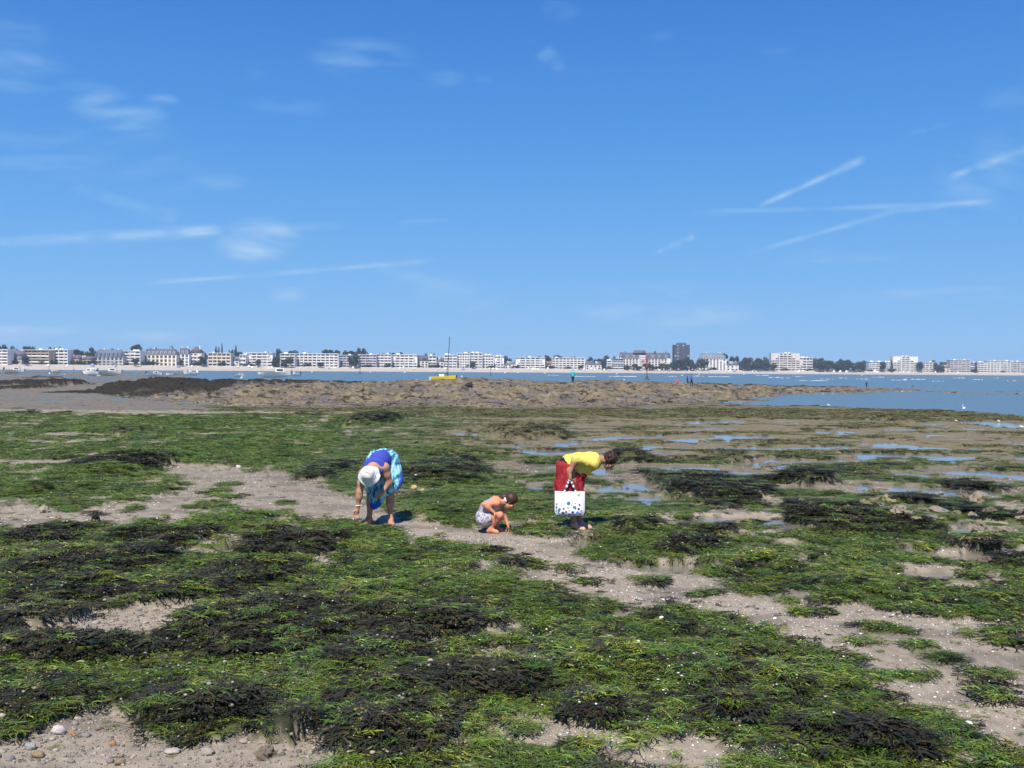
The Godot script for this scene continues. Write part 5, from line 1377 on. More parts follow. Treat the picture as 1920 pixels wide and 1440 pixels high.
func woman_in_yellow(at: Vector3) -> void:
	var t := thing("person", "person in yellow top and red skirt leaning forward with a printed tote bag", "person", at)
	var c := SKIN * 0.80
	var acc := fresh()
	var B := []
	var hip1 := Vector3(-0.12, 0.86, 0.085)
	var hip2 := Vector3(-0.12, 0.86, -0.085)
	var kn1 := Vector3(-0.035, 0.46, 0.07)
	var kn2 := Vector3(0.02, 0.46, -0.07)
	var an1 := Vector3(-0.04, 0.075, 0.06)
	var an2 := Vector3(0.055, 0.075, -0.06)
	B.append_array(chain([hip1, 0.095, hip1.lerp(kn1, 0.5), 0.075, kn1, 0.053, kn1.lerp(an1, 0.35) + Vector3(-0.018, 0, 0), 0.053, an1, 0.033], c))
	B.append_array(chain([hip2, 0.095, hip2.lerp(kn2, 0.5), 0.075, kn2, 0.053, kn2.lerp(an2, 0.35) + Vector3(-0.018, 0, 0), 0.053, an2, 0.033], c))
	B.append_array(foot(an1, Vector3(0.85, 0, 0.5), 0.98, Color(0.58, 0.36, 0.27)))
	B.append_array(foot(an2, Vector3(0.92, 0, 0.35), 0.98, Color(0.58, 0.36, 0.27)))
	var pel := Vector3(-0.14, 0.90, 0)
	var mid := Vector3(0.02, 0.975, 0)
	var chest := Vector3(0.20, 0.985, 0)
	var neck := Vector3(0.345, 1.015, 0)
	B.append_array(chain([pel, 0.14, mid, 0.115, chest, 0.12, neck, 0.055], c))
	var s1 := Vector3(0.235, 0.965, 0.165)
	var e1 := Vector3(-0.035, 1.045, 0.205)
	var w1 := Vector3(-0.115, 0.835, 0.225)
	var s2 := Vector3(0.25, 0.955, -0.16)
	var e2 := Vector3(0.10, 0.78, -0.17)
	var w2 := Vector3(-0.02, 0.62, -0.12)
	B.append(limb(chest, 0.10, s1, 0.055, c))
	B.append(limb(chest, 0.10, s2, 0.055, c))
	B.append_array(chain([s1, 0.054, s1.lerp(e1, 0.5), 0.047, e1, 0.038, e1.lerp(w1, 0.3), 0.039, w1, 0.025], c))
	B.append_array(chain([s2, 0.054, e2, 0.038, w2, 0.025], c))
	var hp := Vector3(0.475, 0.985, 0.0)
	B.append(limb(neck, 0.052, hp, 0.05, c))
	net(acc, B, 0.0155, 0.045)
	head(acc, hp, Vector3(0.50, -0.84, 0.20), Vector3(0.84, 0.5, 0.05), 0.97, c)
	hand(acc, w1, Vector3(-0.04, -1.0, 0.05), Vector3(0.75, 0.0, -0.6), 0.95, 0.98, c, -1.0)
	hand(acc, w2, Vector3(-0.4, -0.85, 0.2), Vector3(0.5, -0.2, 0.8), 0.6, 0.98, c, 1.0)
	part("body", solid(acc), M.skin, t)
	var y := Color(0.70, 0.575, 0.135)
	part("top", one_net([limb(Vector3(-0.105, 0.935, 0), 0.152, mid, 0.134, y), limb(mid, 0.136, chest, 0.140, y), limb(chest, 0.138, Vector3(0.27, 1.0, 0), 0.105, y), limb(chest, 0.115, s1, 0.070, y), limb(chest, 0.115, s2, 0.070, y), limb(s1, 0.070, e1 + Vector3(0.01, -0.005, 0), 0.056, y), limb(e1, 0.056, e1 + (w1 - e1) * 0.16, 0.052, y), limb(s2, 0.068, s2.lerp(e2, 0.75), 0.056, y),
		limb(Vector3(0.03, 0.93, 0.06), 0.10, Vector3(0.05, 0.83, 0.05), 0.07, y), limb(Vector3(0.16, 0.93, 0.06), 0.10, Vector3(0.13, 0.86, 0.05), 0.08, y)], 0.0115, 0.03,
		[Plane(Vector3(1, 0.25, 0).normalized(), 0.565), Plane(Vector3(-1, -0.35, 0).normalized(), -0.135)],
		func(p: Vector3, _c: Color) -> Color: return y * (1.0 + 0.12 * NB.get_noise_3d(p.x * 4.0, p.y * 9.0, p.z * 4.0)), 0.009), M.cloth, t)
	part("waistband", one_net([limb(Vector3(-0.13, 0.915, 0), 0.152, Vector3(-0.06, 0.93, 0), 0.138, Color.BLACK)], 0.012, 0.02, [], func(_p: Vector3, _c: Color) -> Color: return Color(0.02, 0.02, 0.024)), M.cloth, t)
	var red := Color(0.34, 0.030, 0.040)
	var rp := func(p: Vector3, _c: Color) -> Color: return red * (1.0 + 0.25 * NB.get_noise_3d(p.x * 5.0, p.y * 3.0, p.z * 5.0))
	var sk := [limb(Vector3(-0.15, 0.90, 0.03), 0.140, Vector3(-0.14, 0.56, 0.02), 0.165, red), limb(Vector3(-0.15, 0.90, -0.03), 0.140, Vector3(-0.13, 0.56, -0.02), 0.165, red), limb(Vector3(-0.20, 0.82, 0.0), 0.10, Vector3(-0.235, 0.66, 0.0), 0.085, red), limb(Vector3(-0.06, 0.80, 0), 0.11, Vector3(-0.03, 0.50, 0), 0.13, red)]
	for k in 8:
		var a := k * TAU / 8.0
		sk.append(limb(Vector3(-0.15 + 0.13 * cos(a), 0.80, 0.13 * sin(a)), 0.025, Vector3(-0.13 + 0.19 * cos(a), 0.50, 0.18 * sin(a)), 0.035, red))
	part("skirt", one_net(sk, 0.0125, 0.03, [Plane(Vector3(0, -1, 0), -0.52), Plane(Vector3(0.35, 1, 0).normalized(), 0.865)], rp, 0.022), M.cloth, t)
	# the loose red front of the skirt hangs forward from the chest
	part("hanging_fold", one_net([limb(Vector3(-0.03, 0.80, 0.08), 0.045, Vector3(0.10, 0.815, 0.06), 0.050, red), limb(Vector3(0.10, 0.815, 0.06), 0.050, Vector3(0.255, 0.90, 0.02), 0.022, red), limb(Vector3(-0.03, 0.80, -0.06), 0.045, Vector3(0.10, 0.815, -0.06), 0.050, red), limb(Vector3(0.10, 0.815, -0.06), 0.05, Vector3(0.255, 0.90, -0.02), 0.022, red), limb(Vector3(0.0, 0.76, 0.04), 0.07, Vector3(0.02, 0.62, 0.02), 0.075, red), limb(Vector3(0.08, 0.79, 0.0), 0.055, Vector3(0.04, 0.66, 0), 0.06, red)], 0.0115, 0.035, [], rp, 0.02), M.cloth, t)
	var hc := Color(0.040, 0.020, 0.015)
	var f := Vector3(0.50, -0.84, 0.20).normalized()
	var u := Vector3(0.84, 0.5, 0.05).normalized()
	var prims := [egg(hp + u * 0.030 - f * 0.030, Vector3(0.100, 0.100, 0.100), hc), limb(hp - f * 0.06 - u * 0.03, 0.06, hp - f * 0.05 - u * 0.085, 0.035, hc)]
	var rng := RandomNumberGenerator.new()
	rng.seed = 66
	for k in 46:
		var v := Vector3(rng.randfn(), rng.randfn(), rng.randfn()).normalized()
		if v.dot(f) < 0.35:
			var p0 := hp + u * 0.03 - f * 0.03 + v * 0.088
			prims.append(limb(p0, 0.017, p0 + v * rng.randf_range(0.015, 0.045) + Vector3(rng.randfn(0, 0.012), rng.randfn(-0.008, 0.012), rng.randfn(0, 0.012)), 0.006, hc))
	part("hair", one_net(prims, 0.008, 0.02, [Plane(f, f.dot(hp) + 0.064)], func(p: Vector3, _c: Color) -> Color: return hc * (1.0 + 0.9 * NB.get_noise_2d(p.x * 30.0, p.z * 25.0 + p.y * 10.0))), M.hair, t)
	tote_bag(at + Vector3(-0.115, 0.235, 0.245), at + w1 + Vector3(0, -0.085, 0.0))

func tote_bag(at: Vector3, grip: Vector3) -> void:
	var t := thing("tote_bag", "white tote bag with blue printed dots hanging from the hand of the person in yellow", "bag", at)
	var w := 0.215
	var h := 0.345
	var dp := 0.055
	# a soft sack: front and back bulge, bottom corners rounded
	var st := SurfaceTool.new()
	st.begin(Mesh.PRIMITIVE_TRIANGLES)
	var nx := 14
	var ny := 12
	var vert := func(u: float, v: float, face: float) -> Vector3:
		var x := u * w
		var y := v * h
		var low := smoothstep(0.22, 0.0, v)
		x *= 1.0 - 0.10 * low * low
		var bulge := dp * (1.0 - pow(absf(u), 4.0)) * (0.35 + 0.65 * (1.0 - v)) * sqrt(minf(v * 7.0 + 0.03, 1.0)) + 0.006
		y += 0.010 * cos(u * PI * 0.5) * -1.0 * (1.0 if v < 0.9 else 0.6)
		return Vector3(x, y, face * (bulge + 0.004 * sin(u * 9.0 + v * 5.0)))
	for face in [1.0, -1.0]:
		for j in ny:
			for i in nx:
				var q := []
				for c in [[0, 0], [1, 0], [1, 1], [0, 1]]:
					q.append(vert.call(2.0 * (i + c[0]) / nx - 1.0, float(j + c[1]) / ny, face))
				var order := [0, 2, 1, 0, 3, 2] if face > 0 else [0, 1, 2, 0, 2, 3]
				for k in order:
					st.set_smooth_group(0)
					st.add_vertex(q[k])
	st.generate_normals()
	part("sack", st.commit(), M.tote, t)
	var navy: Material = M.navy
	# dark piped side with its printed gusset
	for e in [-1.0, 1.0]:
		var pts := []
		for k in 13:
			var v := k / 12.0
			var p: Vector3 = vert.call(e, v, 0.0)
			pts.append(p + Vector3(e * 0.004, 0, -0.012))
		part("piping", tube(pts, 0.0065 if e < 0 else 0.016), navy, t)
	var pts := []
	for k in 13:
		pts.append(vert.call(k / 6.0 - 1.0, 0.0, 0.0))
	part("piping", tube(pts, 0.011), navy, t)
	# printed dots and little fish on the front, a green mark at the top corner
	var dots := [[-0.15, 0.085, 0.020, 0], [-0.02, 0.185, 0.021, 0], [0.065, 0.120, 0.023, 1], [0.125, 0.105, 0.013, 2], [-0.185, 0.120, 0.013, 2], [-0.09, 0.105, 0.012, 2], [-0.025, 0.125, 0.012, 3], [-0.12, 0.155, 0.010, 3], [0.075, 0.185, 0.010, 3], [0.135, 0.16, 0.011, 2], [-0.055, 0.065, 0.012, 2], [0.04, 0.06, 0.015, 2], [0.11, 0.05, 0.018, 1], [-0.10, 0.045, 0.018, 2], [-0.16, 0.035, 0.012, 1], [0.0, 0.03, 0.020, 2], [0.07, 0.022, 0.014, 2], [-0.06, 0.022, 0.017, 2], [0.155, 0.03, 0.012, 2], [-0.01, 0.085, 0.010, 3], [0.16, 0.075, 0.010, 1], [-0.19, 0.07, 0.010, 2], [0.02, 0.155, 0.008, 3], [-0.185, 0.165, 0.009, 2]]
	var inks := [M.ink_blue, M.ink_azure, M.navy, M.ink_grey]
	for d in dots:
		var p: Vector3 = vert.call(d[0] / w, d[1] / h, 1.0)
		part("printed_dot", blot(d[2] * 1.25, 14, 0.03), inks[d[3]], t, p + Vector3(0, 0, 0.003))
		if d[3] == 0:
			part("printed_dot", blot(d[2] * 0.5, 3, 0.0), inks[0], t, p + Vector3(0.0, d[2] * 1.15, 0.004))
	for e in [[0.118, 0.298, 0.013], [0.135, 0.307, 0.012], [0.128, 0.288, 0.009]]:
		part("leaf_print", blot(e[2], 9, 0.2), M.ink_green, t, vert.call(e[0] / w, e[1] / h, 1.0) + Vector3(0, 0, 0.003))
	# two loop handles gathered in the hand
	for f in [1.0, -1.0]:
		var g := grip - at + Vector3(0, -0.005, f * 0.008)
		var hp := []
		var z: float = f * 0.030
		for k in 17:
			var s := k / 16.0
			var a := Vector3(lerpf(-0.075, 0.085, s), h - 0.01, z)
			var rise := sin(PI * s)
			var top := Vector3(g.x + (s - 0.5) * 0.075, g.y, g.z)
			hp.append(a.lerp(top, pow(rise, 0.75)))
		var ho := part("handle", strap(hp, 0.013), M.white_cloth, t)
		for k in range(1, 16, 2):
			part("printed_band", strap([hp[k].lerp(hp[k - 1], 0.45), hp[k], hp[k].lerp(hp[k + 1], 0.45)], 0.0136, 0.0036), navy, ho)

func blot(r: float, n: int, wob: float) -> ArrayMesh:
	var st := SurfaceTool.new()
	st.begin(Mesh.PRIMITIVE_TRIANGLES)
	for k in n:
		var a := TAU * k / n + 0.5
		var b := TAU * (k + 1) / n + 0.5
		var ra := r * (1.0 + wob * sin(k * 2.3))
		var rb := r * (1.0 + wob * sin(((k + 1) % n) * 2.3))
		for v in [Vector3.ZERO, Vector3(cos(b) * rb, sin(b) * rb, 0), Vector3(cos(a) * ra, sin(a) * ra, 0)]:
			st.set_normal(Vector3(0, 0, 1))
			st.add_vertex(v)
	return st.commit()

func tube(pts: Array, r: float, sides := 7) -> ArrayMesh:
	var st := SurfaceTool.new()
	st.begin(Mesh.PRIMITIVE_TRIANGLES)
	var n := pts.size()
	for k in n:
		var d: Vector3 = (pts[mini(k + 1, n - 1)] - pts[maxi(k - 1, 0)]).normalized()
		var u := d.cross(Vector3(0.31, 0.2, 0.93)).normalized()
		var v := d.cross(u)
		for j in sides:
			var a := TAU * j / sides
			st.set_smooth_group(0)
			st.add_vertex(pts[k] + (u * cos(a) + v * sin(a)) * r)
	for k in n - 1:
		for j in sides:
			var a := k * sides + j
			var b := k * sides + (j + 1) % sides
			for v in [a, b, a + sides, b, b + sides, a + sides]:
				st.add_index(v)
	for j in range(1, sides - 1):
		for v in [0, j + 1, j, (n - 1) * sides, (n - 1) * sides + j, (n - 1) * sides + j + 1]:
			st.add_index(v)
	st.generate_normals()
	return st.commit()

func strap(pts: Array, w: float, thick := 0.0025) -> ArrayMesh:
	var st := SurfaceTool.new()
	st.begin(Mesh.PRIMITIVE_TRIANGLES)
	var n := pts.size()
	var ring := []
	for k in n:
		var d: Vector3 = (pts[mini(k + 1, n - 1)] - pts[maxi(k - 1, 0)]).normalized()
		var s := d.cross(Vector3(0, 0, 1)).normalized() * w
		var f := Vector3(0, 0, thick)
		ring.append([pts[k] - s + f, pts[k] + s + f, pts[k] + s - f, pts[k] - s - f])
	for k in n - 1:
		for j in 4:
			var a: Vector3 = ring[k][j]
			var b: Vector3 = ring[k][(j + 1) % 4]
			var c: Vector3 = ring[k + 1][(j + 1) % 4]
			var d: Vector3 = ring[k + 1][j]
			for v in [a, b, c, a, c, d]:
				st.add_vertex(v)
	st.generate_normals()
	return st.commit()

# people far off on the reef and in the shallows: pose "stand", "stoop" or "sit"
func far_person(at: Vector3, tall: float, pose: String, turn: float, top: Color, legs: Color, hair: Color, label: String, category := "person") -> void:
	var c := SKIN
	var B := []
	var bend := 0.0
	if pose == "stoop":
		bend = 0.9
	var hip := Vector3(0, 0.50, 0)
	if pose == "sit":
		hip = Vector3(0, 0.16, 0)
		bend = 0.35
	for e in [-1.0, 1.0]:
		var a := Vector3(0.06 * e + (0.05 if e > 0 else -0.03), 0.02, 0.05 * e)
		var kn := hip.lerp(a, 0.5) + Vector3(0.04, 0, 0)
		if pose == "sit":
			kn = Vector3(0.22, 0.26, 0.06 * e)
			a = Vector3(0.26, 0.03, 0.06 * e)
		B.append_array(chain([hip + Vector3(0, 0, 0.05 * e), 0.055, kn, 0.04, a, 0.028], legs))
		B.append(limb(a, 0.022, a + Vector3(0.06, -0.005, 0), 0.018, c))
	var up := Vector3(sin(bend), cos(bend), 0)
	var ch := hip + up * 0.26
	B.append_array(chain([hip + up * 0.03, 0.085, ch, 0.095], top))
	for e in [-1.0, 1.0]:
		var s := ch + Vector3(0, 0.02, 0.10 * e)
		var el := s + Vector3(0.03, -0.15, 0.04 * e)
		B.append(limb(s, 0.04, el, 0.034, top))
		B.append(limb(el, 0.030, el + Vector3(0.10, -0.08, -0.02 * e), 0.022, c))
	var hd := ch + up * 0.16
	B.append(limb(ch, 0.035, hd, 0.035, c))
	B.append(egg(hd + up * 0.01, Vector3(0.055, 0.068, 0.055), c))
	B.append(egg(hd + up * 0.03 - Vector3(0.012, 0, 0), Vector3(0.058, 0.062, 0.058), hair))
	var o := single("person", one_net(B, 0.022, 0.02), M.skin, label, category, at)
	o.rotation.y = turn
	o.scale = Vector3.ONE * tall

# ---------------------------------------------------------------- the town across the bay
var box1: BoxMesh

func box(called: String, parent: Node, c: Vector3, s: Vector3, m: Material) -> MeshInstance3D:
	var o := part(called, box1, m, parent, c)
	o.scale = s
	return o

func prism(w: float, h: float, d: float, hip := 0.0) -> ArrayMesh:
	# a roof: ridge along x, eaves at y 0, hip draws the ends of the ridge in
	var a := [Vector3(-w / 2, 0, d / 2), Vector3(w / 2, 0, d / 2), Vector3(w / 2, 0, -d / 2), Vector3(-w / 2, 0, -d / 2)]
	var r := [Vector3(-w / 2 + hip, h, 0), Vector3(w / 2 - hip, h, 0)]
	var st := SurfaceTool.new()
	st.begin(Mesh.PRIMITIVE_TRIANGLES)
	for t in [[a[0], r[0], r[1]], [a[0], r[1], a[1]], [a[2], r[1], r[0]], [a[2], r[0], a[3]], [a[1], r[1], a[2]], [a[3], r[0], a[0]], [a[0], a[1], a[2]], [a[0], a[2], a[3]]]:
		for v in t:
			st.add_vertex(v)
	st.generate_normals()
	return st.commit()

func mansard_mesh(w: float, h: float, d: float, inset: float) -> ArrayMesh:
	var b := [Vector3(-w / 2, 0, d / 2), Vector3(w / 2, 0, d / 2), Vector3(w / 2, 0, -d / 2), Vector3(-w / 2, 0, -d / 2)]
	var t := []
	for v in b:
		t.append(Vector3(v.x - signf(v.x) * inset, h, v.z - signf(v.z) * inset))
	var st := SurfaceTool.new()
	st.begin(Mesh.PRIMITIVE_TRIANGLES)
	for k in 4:
		var n := (k + 1) % 4
		for v in [b[k], t[k], t[n], b[k], t[n], b[n]]:
			st.add_vertex(v)
	for v in [t[0], t[2], t[1], t[0], t[3], t[2]]:
		st.add_vertex(v)
	st.generate_normals()
	return st.commit()

func tint(c: Array, rough := 0.8) -> StandardMaterial3D:
	var key := "wall_%.2f_%.2f_%.2f" % [c[0], c[1], c[2]]
	if not M.has(key):
		M[key] = triplanar(mat(c[0], c[1], c[2], rough, 0.3), M.wear, null, 0.11, 1.0)
	return M[key]

func window(b: Node, p: Vector3, w: float, h: float, rng: RandomNumberGenerator) -> void:
	var o := box("window", b, p, Vector3(w, h, 0.16), M.glass_dark if rng.randf() < 0.72 else (M.glass_blue if rng.randf() < 0.6 else M.blind))
	if h > 1.2 and rng.randf() < 0.25:
		box("awning", b, p + Vector3(0, h * 0.42, 0.45), Vector3(w * 1.05, 0.22, 0.9), [M.awning_cream, M.awning_blue, M.awning_rust][rng.randi() % 3])

func building(e: Array, n: int) -> void:
	var w: float = e[3]
	var h: float = e[4]
	var style: String = e[5]
	var fl: int = e[6]
	var bays: int = e[7]
	var rng := RandomNumberGenerator.new()
	rng.seed = 4000 + n
	var b := thing("villa" if style.begins_with("gable") else ("tower_block" if style == "tower" else ("hotel" if style == "hotel" else "apartment_building")), e[10], "building", Vector3(e[0], e[2] - 0.3, e[1]))
	var wm := tint(e[8])
	var rm := tint(e[9], 0.6)
	var dep := 13.0
	if style in ["band", "step", "pyramid", "fin", "gableband"]:
		var body_h := h if style != "gableband" else h * 0.72
		var fh := body_h / (fl + 0.35)
		box("wall", b, Vector3(0, body_h * 0.5 - 0.3, -1.7 - dep * 0.5), Vector3(w - 0.1, body_h - 0.3, dep), wm)
		var bw := w / bays
		for f in fl:
			var x0 := -w * 0.5
			var x1 := w * 0.5
			if style == "step" and f > 1:
				x0 += (f - 1) * bw * 0.28
				if n % 2 == 0:
					x1 -= (f - 1) * bw * 0.2
			if style == "pyramid" and f > fl - 4:
				x0 += (f - fl + 4) * bw * 0.55
				x1 -= (f - fl + 4) * bw * 0.6
			var y := f * fh
			box("balcony", b, Vector3((x0 + x1) * 0.5, y + fh * 0.22, -0.75), Vector3(x1 - x0, fh * 0.44, 1.7), wm if e[8][0] > 0.55 or f % 2 == 0 else M.white_wall)
			for k in bays:
				var x := -w * 0.5 + (k + 0.5) * bw
				if x - bw * 0.4 < x0 or x + bw * 0.4 > x1:
					continue
				window(b, Vector3(x + rng.randf_range(-0.06, 0.06) * bw, y + fh * 0.66, -1.66), bw * rng.randf_range(0.5, 0.86), fh * rng.randf_range(0.42, 0.52), rng)
				if style == "fin" or (k % 2 == 1 and k < bays - 1 and f == 0):
					if f == 0:
						box("pier", b, Vector3(x + bw * 0.5, body_h * 0.47, -0.70), Vector3(0.5 if style == "band" else 0.9, body_h * 0.90, 1.9), wm)
		if style in ["band", "fin"]:
			for s in [-1.0, 1.0]:
				box("end_wall", b, Vector3(s * (w * 0.5 - 0.22), body_h * 0.47, -0.72), Vector3(0.45, body_h * 0.93, 1.95), wm)
		if style == "gableband":
			var r := part("roof", prism(dep, h * 0.30, w * 1.06), rm, b, Vector3(0, body_h - 0.3, -1.0 - dep * 0.5))
			r.rotation.y = PI / 2
			box("chimney", r, Vector3(1.0, h * 0.22, w * 0.22), Vector3(1.0, h * 0.26, 1.2), M.white_wall)
		else:
			box("roof", b, Vector3(0 if style != "pyramid" else 0.0, h - 0.28, -1.2 - dep * 0.5), Vector3((w + 0.6) if style != "pyramid" else w * 0.55, 0.5, dep + 2.4 if style != "pyramid" else dep), M.white_wall if e[8][0] > 0.44 else wm)
			for k in 1 + rng.randi() % 3:
				box("roof_housing", b, Vector3(rng.randf_range(-0.35, 0.35) * w * (0.5 if style == "pyramid" else 1.0), h + 0.6, -4.0 - rng.randf() * 5.0), Vector3(rng.randf_range(1.5, 4.0), 1.7, 3.0), M.white_wall)
			if style == "pyramid":
				box("roof_terrace", b, Vector3(0, h * 0.80, -6.0), Vector3(w * 0.62, h * 0.38, 8.0), wm)
	elif style in ["gable", "mansard", "slate", "hotel"]:
		var body := h * (0.56 if style == "gable" else (0.50 if style == "slate" else 0.66))
		box("wall", b, Vector3(0, body * 0.5, -dep * 0.5), Vector3(w, body, dep), wm)
		var fh := body / fl
		var bw := w / bays
		for f in fl:
			for k in bays:
				var x := -w * 0.5 + (k + 0.5) * bw
				window(b, Vector3(x, (f + 0.5) * fh, 0.03), minf(bw * 0.55, 2.6), fh * 0.62, rng)
			if f > 0:
				box("string_course", b, Vector3(0, f * fh, 0.10), Vector3(w + 0.2, 0.28, 0.22), M.white_wall)
		if style in ["mansard", "hotel", "slate"]:
			for k in bays + 1:
				box("pier", b, Vector3(-w * 0.5 + k * bw, body * 0.5, 0.14), Vector3(bw * 0.22, body, 0.34), M.white_wall if style != "slate" else wm)
		if style == "gable":
			# some stand gable end to the sea, some with the ridge along the front
			if n % 3 == 0:
				part("roof", prism(w * 1.06, h - body, dep * 0.9, w * 0.12), rm, b, Vector3(0, body + 0.01, -dep * 0.45))
				part("dormer", prism(w * 0.30, h * 0.2, 3.0), rm, b, Vector3(w * 0.12, body + h * 0.12, -1.4))
				window(b, Vector3(w * 0.12, body + h * 0.06, -0.2), w * 0.2, h * 0.1, rng)
			else:
				var g := part("gable_wall", prism(w * 0.5, h * 0.42, 0.6), wm, b, Vector3(-w * 0.2, body, 0.0))
				part("roof", prism(w * 1.05, (h - body) * 0.92, dep * 0.95, w * 0.06), rm, b, Vector3(0, body + 0.01, -dep * 0.5))
				var r2 := part("roof", prism(dep * 0.55, h * 0.44, w * 0.56), rm, b, Vector3(-w * 0.2, body + 0.02, -dep * 0.30))
				r2.rotation.y = PI / 2
				g.rotation.y = 0.0
				window(b, Vector3(-w * 0.2, body + h * 0.10, 0.36), w * 0.12, h * 0.13, rng)
			for k in 1 + rng.randi() % 2:
				box("chimney", b, Vector3((k - 0.4) * w * 0.55, h * 0.92, -dep * 0.5), Vector3(0.9, h * 0.24, 1.4), M.white_wall)
			box("door", b, Vector3(w * 0.1, 1.1, 0.05), Vector3(1.2, 2.2, 0.2), M.door)
		else:
			part("roof", mansard_mesh(w + 0.6, h - body, dep + 0.8, (h - body) * 0.45), rm, b, Vector3(0, body + 0.01, -dep * 0.5))
			var step := 1 if style != "hotel" else 2
			for k in range(0, bays, step):
				var x := -w * 0.5 + (k + 0.5) * bw
				var dm := box("dormer", b, Vector3(x, body + (h - body) * 0.34, -0.6), Vector3(minf(bw * 0.5, 2.2), (h - body) * 0.46, 2.6), M.white_wall if style != "slate" else rm)
				box("window", b, Vector3(x, body + (h - body) * 0.34, 0.74), Vector3(minf(bw * 0.34, 1.5), (h - body) * 0.34, 0.12), M.glass_dark if style != "slate" else M.glass_blue)
				dm.name = "dormer"
			for k in maxi(2, bays / 3):
				box("chimney", b, Vector3(-w * 0.5 + (k + 0.6) * w / maxi(2, bays / 3), h + 0.4, -dep * 0.5), Vector3(1.1, h * 0.17, 2.0), M.white_wall if style != "hotel" else rm)
			if style == "hotel":
				box("central_bay", b, Vector3(-w * 0.04, h * 0.42, 0.9), Vector3(w * 0.13, h * 0.84, 1.8), M.white_wall)
				for f in 6:
					for k in 3:
						box("window", b, Vector3(-w * 0.04 + (k - 1) * w * 0.04, h * (0.09 + f * 0.13), 1.84), Vector3(w * 0.020, h * 0.085, 0.12), M.glass_dark)
				part("central_roof", mansard_mesh(w * 0.24, h * 0.16, 9.0, 1.6), rm, b, Vector3(-w * 0.10, h * 0.98, -5.0))
				part("cupola", lathe([[0.0, 3.4], [0.5, 3.0], [1.7, 2.0], [1.9, 1.0], [1.9, 0.0]], 12, 0.0), rm, b, Vector3(w * 0.20, h - 0.2, -4.0))
				for s in [-0.46, 0.46]:
					box("end_pavilion", b, Vector3(s * w, body * 0.52, 0.6), Vector3(w * 0.075, body * 1.04, 1.3), M.white_wall)
					part("pavilion_roof", mansard_mesh(w * 0.085, (h - body) * 1.0, 6.0, 1.6), rm, b, Vector3(s * w, body * 1.04, -1.6))
				box("red_banner", b, Vector3(-w * 0.04, h * 0.50, 2.0), Vector3(w * 0.05, h * 0.15, 0.1), M.awning_rust)
	elif style == "tower":
		box("wall", b, Vector3(0, h * 0.47, -8.5), Vector3(w, h * 0.94, 17.0), wm)
		var fh := h * 0.94 / fl
		var bw := w / bays
		for f in fl:
			box("floor_band", b, Vector3(w * 0.18, (f + 0.1) * fh, 0.06), Vector3(w * 0.60, fh * 0.22, 0.25), tint([0.16, 0.17, 0.20]))
			for k in bays:
				var pale := k == 1 or rng.randf() < 0.10
				box("window", b, Vector3(-w * 0.5 + (k + 0.5) * bw, (f + 0.55) * fh, 0.05), Vector3(bw * (0.72 if k != 1 else 0.4), fh * 0.52, 0.14), M.blind if pale and f % 2 == 0 else (M.glass_blue if pale else M.glass_tower))
		box("roof_housing", b, Vector3(w * 0.0, h * 0.97, -7.0), Vector3(w * 0.56, h * 0.06, 9.0), wm)
		for k in 5:
			box("roof_mast", b, Vector3((k - 2) * w * 0.11, h * 1.015, -6.0), Vector3(0.7, h * 0.035, 0.7), wm)

func crown_mesh(seed_: int, kind: String) -> ArrayMesh:
	# unit crown: width 1, height 1, base at 0; many leaf-clump faces over uneven lobes
	var rng := RandomNumberGenerator.new()
	rng.seed = seed_
	var st := SurfaceTool.new()
	st.begin(Mesh.PRIMITIVE_TRIANGLES)
	var lobes := []
	if kind == "c":
		for k in 9:
			lobes.append([Vector3(rng.randfn(0, 0.05), 0.08 + k * 0.10, rng.randfn(0, 0.05)), 0.42 * (1.0 - k / 11.0), 0.13])
	elif kind == "p":
		for k in 9:
			var a := rng.randf() * TAU
			var r := 0.36 * sqrt(rng.randf())
			lobes.append([Vector3(cos(a) * r, rng.randf_range(0.35, 0.80), sin(a) * r), rng.randf_range(0.12, 0.22), rng.randf_range(0.12, 0.20)])
	else:
		for k in 10:
			var a := rng.randf() * TAU
			var r := 0.30 * sqrt(rng.randf())
			lobes.append([Vector3(cos(a) * r, rng.randf_range(0.25, 0.80), sin(a) * r), rng.randf_range(0.16, 0.25), rng.randf_range(0.16, 0.24)])
	for l in lobes:
		for k in 110:
			var v := Vector3(rng.randfn(), rng.randfn(), rng.randfn()).normalized()
			var p: Vector3 = l[0] + Vector3(v.x * l[1], v.y * l[2], v.z * l[1]) * rng.randf_range(0.7, 1.08)
			var u := v.cross(Vector3(rng.randfn(), rng.randfn(), rng.randfn())).normalized()
			var w := (v + Vector3(rng.randfn(), rng.randfn(), rng.randfn()) * 0.5).cross(u).normalized()
			var s := rng.randf_range(0.025, 0.055)
			var g := rng.randf_range(0.6, 1.5)
			var c := Color(0.026 * g, 0.046 * g, 0.020 * g)
			for q in [p - u * s - w * s, p + u * s - w * s * 0.4, p + w * s * 1.3]:
				st.set_color(c)
				st.add_vertex(q)
	st.generate_normals()
	return st.commit()

